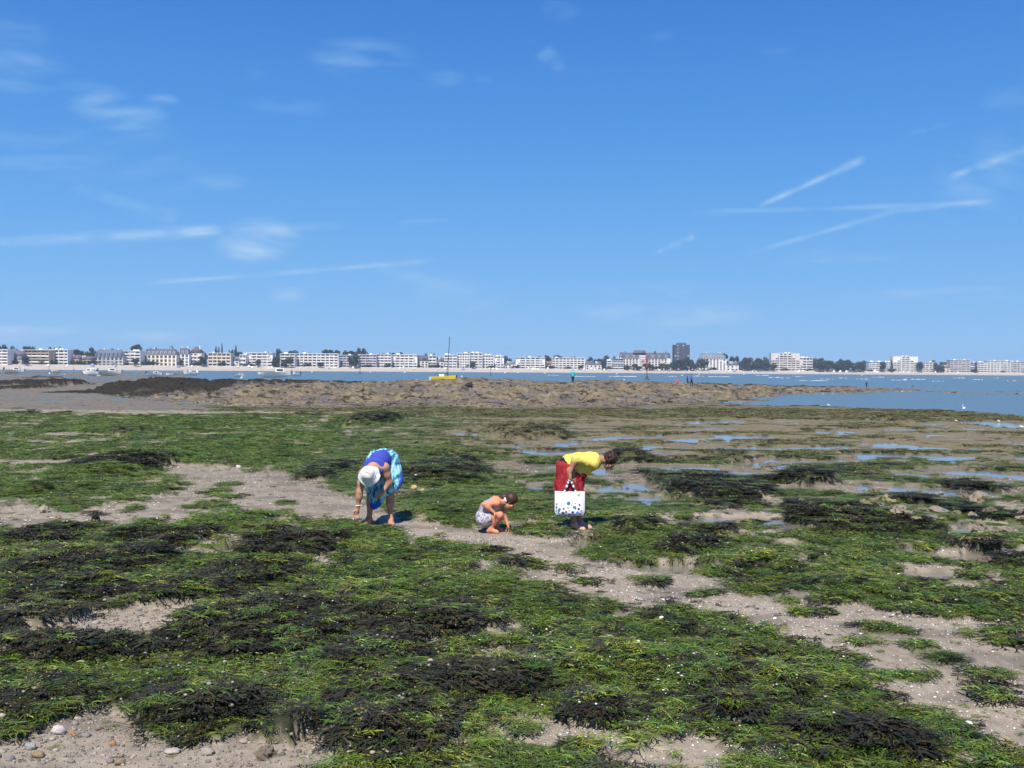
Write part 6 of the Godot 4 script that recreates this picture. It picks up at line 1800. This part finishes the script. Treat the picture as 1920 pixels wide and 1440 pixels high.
func build_trees() -> void:
	var crowns := {"r": [], "p": [], "c": []}
	for k in 4:
		crowns.r.append(crown_mesh(60 + k, "r"))
	for k in 3:
		crowns.p.append(crown_mesh(70 + k, "p"))
	crowns.c.append(crown_mesh(80, "c"))
	var trunk := tube([Vector3(0, 0, 0), Vector3(0.12, 0.35, 0.03), Vector3(-0.05, 0.7, 0), Vector3(0.05, 1, 0)], 0.16, 6)
	var limb_m := tube([Vector3(0, 0, 0), Vector3(0.5, 0.5, 0.05), Vector3(1, 1, 0)], 0.09, 5)
	var rng := RandomNumberGenerator.new()
	rng.seed = 31
	var n := 0
	var kinds := {}
	for e in TREES:
		var kind: String = e[5]
		var h: float = e[3]
		var w: float = e[4] * (1.45 if kind == "r" else 1.25)
		var where := "standing behind the seafront roofs" if e[6] == 0 else "standing in front of the seafront facades"
		var called := "pine_tree" if kind == "p" else ("cypress_tree" if kind == "c" else "broadleaf_tree")
		var what := "flat topped dark pine" if kind == "p" else ("narrow dark cypress" if kind == "c" else "rounded dark green tree")
		if absf(e[0] - 300.0) < 85.0 and e[1] < -1550.0:
			where = "in the wood beside the hotel"
		elif e[0] > 410.0 and e[0] < 620.0 and kind == "r":
			where = "in the low far wood" if e[0] < 590.0 else where
		var t := thing(called, what + " " + where, "tree", Vector3(e[0], e[2], e[1]), 0.0, "trees " + where)
		var key := what + "|" + where
		if not kinds.has(key):
			kinds[key] = []
		kinds[key].append(t)
		var low := 0.0 if kind == "c" else (0.06 if kind == "r" else 0.42)
		var ch := h * (1.0 - low)
		var cm: Array = crowns[kind]
		var c := part("crown", cm[n % cm.size()], [M.leaf, M.leaf_warm, M.leaf_cool][n % 3], t, Vector3(0, h * low * 0.9, 0))
		c.scale = Vector3(w, ch * 1.08, w)
		c.rotation.y = rng.randf() * TAU
		var tr := part("trunk", trunk, M.bark, t)
		var rr := clampf(w * 0.14, 0.6, 2.2)
		tr.scale = Vector3(rr, h * (low + 0.35), rr)
		for k in 2:
			var lm := part("limb", limb_m, M.bark, t, Vector3(0, h * (low * 0.8), 0))
			lm.scale = Vector3(w * 0.26, h * 0.25, w * 0.26)
			lm.rotation.y = k * 2.6 + 0.4
		n += 1
	for key in kinds:
		if kinds[key].size() > 1:
			label_in_order(kinds[key], key.split("|")[0], key.split("|")[1])

func build_far_shore() -> void:
	var st := SurfaceTool.new()
	st.begin(Mesh.PRIMITIVE_TRIANGLES)
	var land := SurfaceTool.new()
	land.begin(Mesh.PRIMITIVE_TRIANGLES)
	for k in FAR_BEACH.size() - 1:
		var a: Array = FAR_BEACH[k]
		var b: Array = FAR_BEACH[k + 1]
		var steps := 6
		for s in steps:
			var q := []
			for f in [[a, s], [a, s + 1], [b, s + 1], [b, s]]:
				var t: float = float(f[1]) / steps
				var e: Array = f[0]
				q.append(Vector3(lerpf(e[0], e[2], t), lerpf(WATER - 0.3, e[4], t * t * 0.4 + t * 0.6), lerpf(e[1], e[3], t)))
			for v in [q[0], q[1], q[2], q[0], q[2], q[3]]:
				st.add_vertex(v)
		var g := [Vector3(a[2], a[4], a[3]), Vector3(a[2] * 1.6, a[4] + 6.0, a[3] - 900.0), Vector3(b[2] * 1.6, b[4] + 6.0, b[3] - 900.0), Vector3(b[2], b[4], b[3])]
		for v in [g[0], g[1], g[2], g[0], g[2], g[3]]:
			land.add_vertex(v)
	st.generate_normals()
	land.generate_normals()
	structure("far_beach", st.commit(), M.far_sand)
	structure("town_ground", land.commit(), M.town_ground)
	# sea wall and garden hedges along the top of the beach
	var rng := RandomNumberGenerator.new()
	rng.seed = 8
	var hedges := []
	var walls := []
	var tents := []
	for k in range(8, FAR_BEACH.size() - 9):
		var a: Array = FAR_BEACH[k]
		var b: Array = FAR_BEACH[k + 1]
		var pa := Vector3(a[2], a[4], a[3] - 2.0)
		var pb := Vector3(b[2], b[4], b[3] - 2.0)
		var wall := single("sea_wall", box1, M.white_wall, "pale length of low sea wall along the top of the far beach", "wall", (pa + pb) * 0.5 + Vector3(0, 0.1, 0), "lengths of sea wall across the bay")
		wall.scale = Vector3(pa.distance_to(pb) + 0.3, 1.4, 0.8)
		wall.rotation.y = -atan2(pb.z - pa.z, pb.x - pa.x)
		walls.append(wall)
		for j in 2:
			var t := (j + rng.randf_range(0.2, 0.8)) / 2.0
			var p := pa.lerp(pb, t) + Vector3(0, 0, -6.0)
			if not in_frame(p):
				continue
			var hd := single("garden_hedge", M.hedge_mesh, [M.leaf, M.leaf_warm, M.leaf_cool][j], "low dark green garden hedge behind the far sea wall", "hedge", p, "hedges along the seafront gardens")
			hd.scale = Vector3(rng.randf_range(14.0, 28.0), rng.randf_range(4.0, 6.5), 5.0)
			hd.rotation.y = wall.rotation.y
			hedges.append(hd)
	# beach tents and cabins in rows on the sand
	for k in 74:
		var u := rng.randf_range(9.0, FAR_BEACH.size() - 11.0)
		if k > 40:
			u = rng.randf_range(18.0, 27.0)
		var i := int(u)
		var a: Array = FAR_BEACH[i]
		var b: Array = FAR_BEACH[i + 1]
		var t := u - i
		var back := rng.randf_range(0.62, 0.97)
		var p := Vector3(lerpf(lerpf(a[0], a[2], back), lerpf(b[0], b[2], back), t), 0, lerpf(lerpf(a[1], a[3], back), lerpf(b[1], b[3], back), t))
		p.y = lerpf(WATER - 0.3, lerpf(a[4], b[4], t), back * back * 0.4 + back * 0.6)
		if not in_frame(p):
			continue
		var o := single("beach_tent", M.tent_mesh, [M.white_wall, M.white_wall, M.white_wall, M.awning_cream, M.awning_blue][k % 5], "small pointed beach tent, one of many on the far sand", "tent", p, "beach tents across the bay")
		var s := rng.randf_range(2.0, 3.6)
		o.scale = Vector3(s * rng.randf_range(0.9, 1.8), s, s)
		o.rotation.y = rng.randf_range(-0.5, 0.5)
		tents.append(o)
	label_in_order(hedges, "low dark green garden hedge", "behind the far sea wall")
	label_in_order(walls, "pale length of low sea wall", "along the far beach")
	label_in_order(tents, "small pointed beach tent", "on the far sand")

# ---------------------------------------------------------------- stones, boats, markers, birds and far people
func build_stones() -> void:
	var n := 0
	for e in STONES:
		var c: Array = e[4]
		var m := rock_mesh(500 + n * 7, 10, 0.95, 0.42 if e[2] < 0.16 else 0.7, Color(c[0], c[1], c[2]) * (1.0 if e[2] < 0.16 else 0.8), e[2] >= 0.16)
		var w: float = e[2]
		var h: float = e[3] * 1.15
		var y := ground_h(e[0], e[1])
		if y < WATER:
			y = WATER
		var o := single("beach_stone" if w < 0.16 else "boulder", m, M.stone, e[5], "stone" if w < 0.16 else "rock", Vector3(e[0], y + h * (0.28 if w < 0.16 else 0.14), e[1]))
		o.scale = Vector3(w * (1.05 if w < 0.16 else 0.8), h, w)
		o.rotation.y = [0.0, 0.3, -0.25, 3.0, 2.8][n % 5]
		n += 1
	n = 0
	for e in SHELLS:
		var m := lathe([[0.0, 0.30], [0.22, 0.26], [0.40, 0.14], [0.5, 0.0], [0.47, -0.02], [0.30, 0.08], [0.0, 0.2]], 14, 0.04)
		var y := ground_h(e[0], e[1])
		var o := single("shell", m, M.shell_white, e[3], "shell", Vector3(e[0], y + (0.05 if z_bare < 0.5 else 0.004), e[1]))
		o.scale = Vector3.ONE * e[2]
		o.rotation = Vector3(0.35, n * 1.3, 0.2)
		n += 1
	# loose stones of the stony corner and of the gravel patch behind it
	var rng := RandomNumberGenerator.new()
	rng.seed = 606
	var meshes := []
	for k in 6:
		meshes.append(rock_mesh(800 + k, 7, [0.7, 0.5, 0.85][k % 3], 0.4))
	var tones := [M.stone_tan, M.stone_grey, M.stone_brown, M.stone_pale, M.stone_rust, M.stone_grey]
	var made := 0
	var corner_stones := []
	var patch_stones := []
	while made < 96:
		var corner := made < 56
		var x := rng.randf_range(-3.4, -1.1) if corner else rng.randf_range(-3.95, -2.75)
		var z := -rng.randf_range(5.3, 6.7) if corner else -rng.randf_range(8.4, 9.8)
		zone(x, z)
		made += 1
		if z_bare < 0.5 or z_pool > 0.1:
			continue
		var s := exp(rng.randfn(-3.6, 0.4))
		var o := single("beach_stone", meshes[rng.randi() % 6], tones[rng.randi() % 6], "loose rounded stone among others in the stony corner at lower left" if corner else "loose pebble in the gravel patch between the left wrack beds", "stone", Vector3(x, z_height + s * 0.16, z), "stones of the lower left corner" if corner else "pebbles of the left gravel patch")
		o.scale = Vector3(s * rng.randf_range(1.0, 1.7), s, s * rng.randf_range(0.8, 1.2))
		o.rotation = Vector3(rng.randfn(0, 0.15), rng.randf() * TAU, rng.randfn(0, 0.15))
		(corner_stones if corner else patch_stones).append(o)
	# broken rocks lying about the right hand weed bed
	var rocks := []
	var blocks := []
	for k in 4:
		blocks.append(rock_mesh(850 + k, 7, 0.75, 0.8, Color(1, 1, 1), true))
	for k in 46:
		var d := rng.randf_range(15.4, 20.5)
		var x := (0.27 + 0.24 * sqrt(rng.randf())) * d
		zone(x, -d)
		if z_pool > 0.3:
			continue
		var s := exp(rng.randfn(-1.95, 0.38))
		var o := single("boulder", blocks[k % 4], [M.stone_tan, M.stone_brown, M.stone_brown, M.stone_grey, M.stone_tan][k % 5], "angular buff rock", "rock", Vector3(x, z_height + s * 0.10, -d), "rocks of the right weed bed")
		o.scale = Vector3(s * rng.randf_range(1.0, 1.8), s * rng.randf_range(0.6, 1.0), s)
		o.rotation = Vector3(rng.randfn(0, 0.2), rng.randf() * TAU, rng.randfn(0, 0.2))
		rocks.append(o)
	label_in_order(rocks, "angular broken rock", "in the right hand weed bed")
	label_in_order(corner_stones, "loose rounded stone", "in the lower left stony corner")
	label_in_order(patch_stones, "loose pebble", "in the gravel patch between left wrack beds")

func hull_mesh(l: float, bw: float, h: float, c: Color) -> ArrayMesh:
	var st := SurfaceTool.new()
	st.begin(Mesh.PRIMITIVE_TRIANGLES)
	var n := 12
	var m := 7
	for i in n + 1:
		var t := float(i) / n
		var half := bw * 0.5 * (1.0 - pow(t, 3.2)) * (0.82 + 0.18 * sin(PI * minf(t * 1.6, 1.0)))
		var sheer := h * (1.0 + 0.35 * t * t)
		var keel := h * 0.55 * pow(t, 4.0)
		for j in m:
			var u := 2.0 * j / (m - 1) - 1.0
			var y := keel + (sheer - keel) * pow(absf(u), 1.6)
			st.set_color(c if y > h * 0.3 else c * 0.75)
			st.set_smooth_group(0)
			st.add_vertex(Vector3((t - 0.5) * l, y, u * half))
	for i in n:
		for j in m - 1:
			var a := i * m + j
			for v in [a, a + m, a + 1, a + 1, a + m, a + m + 1]:
				st.add_index(v)
	for j in range(1, m - 1):
		for v in [0, j, j + 1]:
			st.add_index(v)
	st.generate_normals()
	return st.commit()

func deck_mesh(l: float, bw: float, h: float) -> ArrayMesh:
	var st := SurfaceTool.new()
	st.begin(Mesh.PRIMITIVE_TRIANGLES)
	var n := 12
	var row := []
	for i in n + 1:
		var t := float(i) / n
		var half := bw * 0.5 * (1.0 - pow(t, 3.2)) * (0.82 + 0.18 * sin(PI * minf(t * 1.6, 1.0))) * 0.96
		row.append([Vector3((t - 0.5) * l, h * (1.0 + 0.35 * t * t) - 0.04, -half), Vector3((t - 0.5) * l, h * (1.0 + 0.35 * t * t) - 0.04, half)])
	for i in n:
		for v in [row[i][0], row[i + 1][0], row[i + 1][1], row[i][0], row[i + 1][1], row[i][1]]:
			st.set_normal(Vector3.UP)
			st.add_vertex(v)
	return st.commit()

func build_boats() -> void:
	var n := 0
	for e in BOATS:
		var l: float = e[3] * 1.2
		var kind: String = e[4]
		var bw := l * 0.34
		var h := clampf(l * 0.19, 0.4, 1.4)
		var c := Color(e[6][0], e[6][1], e[6][2])
		var turn: float = 0.25 if n % 2 == 0 else PI - 0.3
		var t := thing("boat", e[5], "boat", Vector3(e[0], e[2], e[1]), turn)
		part("hull", hull_mesh(l, bw, h, c), M.paint_v, t)
		part("deck", deck_mesh(l, bw, h), M.tan_deck if n == 12 else M.white_wall, t)
		if kind != "open":
			var cab := box("cabin", t, Vector3(l * 0.08, h * 1.35, 0), Vector3(l * 0.30, h * 0.7, bw * 0.55), M.white_wall)
			for s in [-1.0, 1.0]:
				box("window", t, Vector3(l * 0.08, h * 1.42, s * bw * 0.285), Vector3(l * 0.2, h * 0.3, 0.06), M.glass_dark)
			cab.name = "cabin"
		else:
			for k in 2:
				box("thwart", t, Vector3((k - 0.5) * l * 0.3, h * 1.02, 0), Vector3(l * 0.07, 0.05, bw * 0.7), M.tan_deck)
		if kind == "motor":
			var m := box("outboard_motor", t, Vector3(-l * 0.53, h * 1.25, 0), Vector3(l * 0.07, h * 0.9, l * 0.06), M.white_wall if n == 9 else M.navy)
			m.rotation.z = -0.7 if n == 9 else -0.15
			box("windscreen", t, Vector3(l * 0.20, h * 1.75, 0), Vector3(0.06, h * 0.35, bw * 0.5), M.glass_blue)
		if kind == "sail":
			t.rotation.x = 0.16 if n < 6 else 0.0
			var mast := part("mast", tube([Vector3(l * 0.1, h, 0), Vector3(l * 0.1, h + l * (0.32 if n < 6 else 0.42), 0)], 0.05), M.metal, t)
			part("boom", tube([Vector3(l * 0.1, h * 1.8, 0), Vector3(-l * 0.35, h * 1.7, 0)], 0.06), M.white_wall, t)
			mast.name = "mast"
		n += 1
	# yellow catamaran with a tall bare mast
	var t := thing("catamaran", "yellow catamaran with a tall bare mast lying behind the reef", "boat", Vector3(CATAMARAN[0], WATER - 0.05, CATAMARAN[1]), 0.12)
	for s in [-1.0, 1.0]:
		part("hull", hull_mesh(5.9, 0.62, 0.95, Color(0.75, 0.58, 0.03)), M.paint_v, t, Vector3(0, 0.05, s * 1.15))
		part("rudder", box1, M.metal, t, Vector3(-3.1, 0.5, s * 1.15)).scale = Vector3(0.3, 0.9, 0.05)
	for x in [-1.4, 0.9]:
		part("crossbeam", tube([Vector3(x, 1.0, -1.2), Vector3(x, 1.0, 1.2)], 0.07), M.metal, t)
	box("trampoline", t, Vector3(-0.25, 1.0, 0), Vector3(2.2, 0.04, 2.0), M.yellow)
	box("furled_sail", t, Vector3(-0.5, 1.3, 0), Vector3(1.1, 0.5, 0.5), M.white_wall)
	part("mast", tube([Vector3(0.9, 1.0, 0), Vector3(1.0, 5.0, 0), Vector3(1.28, 9.9, 0)], 0.085), M.dark_metal, t)
	part("boom", tube([Vector3(0.9, 1.7, 0), Vector3(-2.2, 1.55, 0)], 0.06), M.dark_metal, t)
	for s in [-1.0, 1.0]:
		part("shroud", tube([Vector3(1.2, 7.6, 0), Vector3(0.5, 1.0, s * 1.15)], 0.012, 4), M.dark_metal, t)
	for e in MARKERS:
		var h: float = e[2]
		var m: Material = M.marker_red if e[3] == "red" else (M.marker_green if e[3] == "green" else M.dark_metal)
		var b := thing("channel_marker", e[4], "marker", Vector3(e[0], WATER, e[1]))
		part("base", lathe([[0.0, h * 0.16], [h * 0.03, h * 0.155], [h * 0.06, h * 0.05], [h * 0.11, h * 0.02], [h * 0.12, -0.6]], 14, 0.0), M.dark_metal, b)
		part("pole", tube([Vector3(0, h * 0.1, 0), Vector3(0, h * (0.78 if e[3] == "red" else 1.0), 0)], h * (0.016 if e[3] == "red" else 0.02)), m, b)
		if e[3] == "red":
			for k in 8:
				var a := TAU * k / 8.0
				part("cage_bar", tube([Vector3(cos(a), 0, sin(a)) * h * 0.045 + Vector3(0, h * 0.70, 0), Vector3(cos(a), 0, sin(a)) * h * 0.045 + Vector3(0, h * 0.98, 0)], h * 0.005, 5), m, b)
			for y in [0.70, 0.79, 0.98]:
				part("cage_ring", torus(h * 0.045, h * 0.006), m, b, Vector3(0, h * y, 0))
			part("topmark", lathe([[0.0, h * 0.18], [h * 0.035, h * 0.14], [h * 0.035, 0.0], [0.0, 0.0]], 12, 0.0), m, b, Vector3(0, h * 0.42, 0))
		elif e[3] == "green":
			part("topmark", lathe([[0.0, h * 0.2], [h * 0.06, 0.0], [0.0, 0.0]], 12, 0.0), m, b, Vector3(0, h * 0.97, 0))
	var buoys := []
	for e in BUOYS:
		var o := single("mooring_buoy", lathe([[0.0, 0.5], [0.1, 0.49], [0.35, 0.36], [0.5, 0.05], [0.42, -0.2], [0.0, -0.4]], 14, 0.0), M.white_wall, "small white mooring buoy floating beyond the reef", "buoy", Vector3(e[0], WATER + 0.1, e[1]), "white mooring buoys in the bay")
		o.scale = Vector3.ONE * e[2]
		buoys.append(o)
	label_in_order(buoys, "small white mooring buoy", "beyond the reef")

func build_birds() -> void:
	var w := Color(0.80, 0.80, 0.78)
	var g := Color(0.42, 0.44, 0.46)
	var bk := Color(0.03, 0.03, 0.03)
	for e in BIRDS:
		var y := maxf(ground_h(e[0], e[1]), WATER)
		var t := thing("egret" if e[3] == 0 else "gull", e[4], "bird", Vector3(e[0], y - 0.01, e[1]), 0.2)
		var B := []
		if e[3] == 0:
			B.append(egg(Vector3(0.02, 0.46, 0), Vector3(0.20, 0.105, 0.09), w, Basis(Vector3(0, 0, 1), 0.55 - PI)))
			B.append_array(chain([Vector3(-0.10, 0.55, 0), 0.045, Vector3(-0.17, 0.66, 0), 0.03, Vector3(-0.11, 0.78, 0), 0.026, Vector3(-0.15, 0.90, 0), 0.028, Vector3(-0.19, 0.935, 0), 0.036], w))
			B.append(limb(Vector3(0.15, 0.38, 0), 0.05, Vector3(0.28, 0.28, 0), 0.015, w))
		else:
			B.append(egg(Vector3(0.0, 0.50, 0), Vector3(0.48, 0.19, 0.20), w, Basis(Vector3(0, 0, 1), -0.12)))
			B.append(limb(Vector3(0.1, 0.60, 0), 0.14, Vector3(0.55, 0.50, 0), 0.03, g))
			B.append_array(chain([Vector3(-0.30, 0.58, 0), 0.12, Vector3(-0.42, 0.80, 0), 0.11], w))
		part("body", one_net(B, 0.018, 0.03), M.skin, t)
		if e[3] == 0:
			part("beak", tube([Vector3(-0.20, 0.935, 0), Vector3(-0.36, 0.90, 0)], 0.012, 5), M.dark_metal, t)
			for s in [-1.0, 1.0]:
				part("leg", tube([Vector3(0.02, 0.38, s * 0.03), Vector3(0.03, 0.2, s * 0.03), Vector3(0.0, 0.0, s * 0.03)], 0.011, 5), M.dark_metal, t)
		else:
			part("beak", tube([Vector3(-0.5, 0.80, 0), Vector3(-0.68, 0.76, 0)], 0.025, 5), M.yellow, t)
			for s in [-1.0, 1.0]:
				part("leg", tube([Vector3(0, 0.36, s * 0.08), Vector3(0, 0, s * 0.08)], 0.02, 5), M.yellow, t)
		t.scale = Vector3.ONE * e[2]

func build_far_people() -> void:
	for e in FAR_PEOPLE:
		var y: float = maxf(minf(ground_h(e[0], e[1]), e[2] + 0.6), WATER - 0.35)
		far_person(Vector3(e[0], y, e[1]), e[3], e[4], e[5], Color(e[6][0], e[6][1], e[6][2]), Color(e[7][0], e[7][1], e[7][2]), Color(e[8][0], e[8][1], e[8][2]), e[9])
	var proto: MeshInstance3D = null
	var bathers := []
	var n := 0
	for e in BATHERS:
		if proto == null:
			far_person(Vector3(e[0], WATER - 0.55, e[1]), 1.75, "stand", 0.4, SKIN * 0.7, Color(0.05, 0.06, 0.12), Color(0.05, 0.03, 0.02), "tiny bather standing in the shallows off the far beach")
			proto = get_child(get_child_count() - 1)
			bathers.append(proto)
			proto.set_meta("group", "bathers off the far beach")
		else:
			var c: MeshInstance3D = proto.duplicate()
			c.name = numbered("person")
			add_child(c)
			c.position = Vector3(e[0], WATER - 0.55, e[1])
			c.rotation.y = n * 1.7
			bathers.append(c)
		n += 1
	label_in_order(bathers, "tiny bather standing in the shallows", "off the far beach")
	# dark rucksack left on the reef
	var y := ground_h(RUCKSACK[0], RUCKSACK[1])
	var t := thing("rucksack", "dark rucksack lying on the middle of the reef", "bag", Vector3(RUCKSACK[0], y + 0.02, RUCKSACK[1]), 0.3)
	var navy := Color(0.025, 0.022, 0.035)
	part("sack", one_net([limb(Vector3(-0.2, 0.2, 0), 0.2, Vector3(0.18, 0.22, 0), 0.18, navy), limb(Vector3(-0.1, 0.28, 0), 0.14, Vector3(0.1, 0.3, 0), 0.12, navy)], 0.03, 0.05), M.skin, t)
	part("pocket", one_net([limb(Vector3(0.24, 0.2, 0.08), 0.10, Vector3(0.26, 0.2, -0.05), 0.1, Color(0.25, 0.25, 0.27))], 0.02, 0.02), M.skin, t)
	part("strap", tube([Vector3(-0.2, 0.42, 0.08), Vector3(0, 0.5, 0.1), Vector3(0.2, 0.42, 0.08)], 0.02, 5), M.dark_metal, t)

func build_whitecaps() -> void:
	var buf := PackedFloat32Array()
	var rng := RandomNumberGenerator.new()
	rng.seed = 12
	for e in WHITECAPS:
		var n := 3 + int(e[2] / 2.0)
		for k in n:
			var f := float(k) / n - 0.5
			var s: float = e[2] * rng.randf_range(0.15, 0.4)
			var th := rng.randf_range(0.10, 0.28) * clampf(-e[1] / 350.0, 0.3, 2.2)
			put(buf, Basis(Vector3.UP, rng.randfn(0, 0.1)).scaled(Vector3(s, th, s * 0.25)), Vector3(e[0] + f * e[2] + rng.randfn(0, 0.4), WATER + th * 0.15, e[1] + rng.randfn(0, 1.5)), Color(0.7, 0.74, 0.76))
	scatter("wave_foam", rock_mesh(91, 6, 0.8, 0.6), M.foam, buf, "short white breaking crests on the blue water", "foam")

func make_materials() -> void:
	var grain := noise_tex(3, 0.12, 0.62, 1.38, 512, 4)
	M.ground = triplanar(vmat(0.85, 0.35), grain, noise_tex(8, 0.08, 0, 1, 512, 4, true, 6.0), 1.4, 0.8)
	M.green = vmat(0.45, 0.42)
	M.green.backlight_enabled = true
	M.green.backlight = Color(0.25, 0.3, 0.1)
	M.wrack = vmat(0.55, 0.32)
	M.olive = vmat(0.65, 0.3)
	M.stone = triplanar(vmat(0.75, 0.4), noise_tex(31, 0.05, 0.7, 1.3, 256, 4), noise_tex(32, 0.06, 0, 1, 256, 4, true, 4.0), 6.0, 0.5, false)
	for a in [["stone_tan", 0.27, 0.22, 0.16], ["stone_grey", 0.22, 0.215, 0.205], ["stone_brown", 0.18, 0.14, 0.10], ["stone_pale", 0.38, 0.35, 0.30], ["stone_rust", 0.26, 0.16, 0.09]]:
		M[a[0]] = triplanar(mat(a[1], a[2], a[3], 0.75, 0.4), M.stone.albedo_texture, M.stone.normal_texture, 3.0, 0.5, false)
	M.shell = vmat(0.5, 0.5)
	M.shell_white = mat(0.72, 0.69, 0.64, 0.45)
	M.pool = triplanar(mat(0.19, 0.175, 0.15, 0.10), null, noise_tex(41, 0.02, 0, 1, 512, 3, true, 2.0), 0.5, 0.12)
	M.sea = triplanar(mat(0.10, 0.155, 0.17, 0.30), null, noise_tex(42, 0.018, 0, 1, 1024, 5, true, 10.0), 0.03, 0.6)
	M.foam = vmat(0.8, 0.3)
	M.skin = vmat(0.6, 0.35)
	M.hair = vmat(0.5, 0.4)
	M.cloth = vmat(0.85, 0.25)
	M.white_cloth = mat(0.80, 0.79, 0.76, 0.85, 0.25)
	M.tote = mat(0.82, 0.82, 0.80, 0.6, 0.35)
	M.navy = mat(0.025, 0.045, 0.13, 0.7)
	M.ink_blue = mat(0.06, 0.20, 0.36, 0.7)
	M.ink_azure = mat(0.035, 0.24, 0.52, 0.7)
	M.ink_grey = mat(0.40, 0.47, 0.45, 0.7)
	M.ink_green = mat(0.30, 0.56, 0.12, 0.7)
	M.wear = noise_tex(61, 0.02, 0.86, 1.08, 256, 4)
	M.white_wall = mat(0.84, 0.83, 0.80, 0.7, 0.3)
	M.glass_dark = mat(0.045, 0.05, 0.058, 0.25)
	M.glass_blue = mat(0.13, 0.17, 0.22, 0.2)
	M.glass_tower = mat(0.05, 0.065, 0.10, 0.3)
	M.blind = mat(0.55, 0.53, 0.48, 0.7)
	M.awning_cream = mat(0.72, 0.62, 0.42, 0.8)
	M.awning_blue = mat(0.22, 0.32, 0.52, 0.8)
	M.awning_rust = mat(0.48, 0.16, 0.10, 0.8)
	M.door = mat(0.08, 0.05, 0.04, 0.6)
	M.bark = mat(0.08, 0.06, 0.045, 0.9)
	M.leaf = vmat(0.7, 0.3)
	M.leaf_warm = vmat(0.7, 0.3)
	M.leaf_warm.albedo_color = Color(1.25, 1.1, 0.85)
	M.leaf_cool = vmat(0.7, 0.3)
	M.leaf_cool.albedo_color = Color(0.85, 0.95, 1.0)
	M.far_sand = triplanar(mat(0.50, 0.445, 0.375, 0.9, 0.2), noise_tex(62, 0.03, 0.85, 1.12, 256, 4), null, 0.02)
	M.town_ground = triplanar(mat(0.12, 0.13, 0.07, 0.9, 0.2), noise_tex(63, 0.03, 0.7, 1.3, 256, 4), null, 0.02)
	M.paint_v = vmat(0.35, 0.5)
	M.tan_deck = mat(0.42, 0.30, 0.17, 0.7)
	M.metal = mat(0.5, 0.5, 0.5, 0.45)
	M.dark_metal = mat(0.035, 0.035, 0.04, 0.6)
	M.yellow = mat(0.72, 0.55, 0.04, 0.6)
	M.marker_red = mat(0.24, 0.05, 0.05, 0.6)
	M.marker_green = mat(0.04, 0.20, 0.13, 0.6)
	M.tent_mesh = prism(1.0, 1.0, 1.0, 0.25)
	M.hedge_mesh = crown_mesh(90, "r")
	box1 = BoxMesh.new()
	box1.size = Vector3.ONE

func _ready() -> void:
	make_noises()
	make_bins()
	setup_view()
	make_materials()
	build_foreshore()
	build_water()
	build_far_shore()
	print("ground ", Time.get_ticks_msec())
	var n := 0
	for e in BUILDINGS:
		building(e, n)
		n += 1
	build_trees()
	print("town ", Time.get_ticks_msec())
	woman_in_sundress(Vector3(-1.956, ground_h(-1.956, -14.93), -14.93))
	squatting_child(Vector3(-0.252, ground_h(-0.252, -14.31), -14.31))
	woman_in_yellow(Vector3(0.95, ground_h(0.95, -14.55), -14.55))
	print("people ", Time.get_ticks_msec())
	build_boats()
	build_birds()
	build_far_people()
	build_stones()
	build_weed()
	build_shells()
	build_whitecaps()
	print("all ", Time.get_ticks_msec())
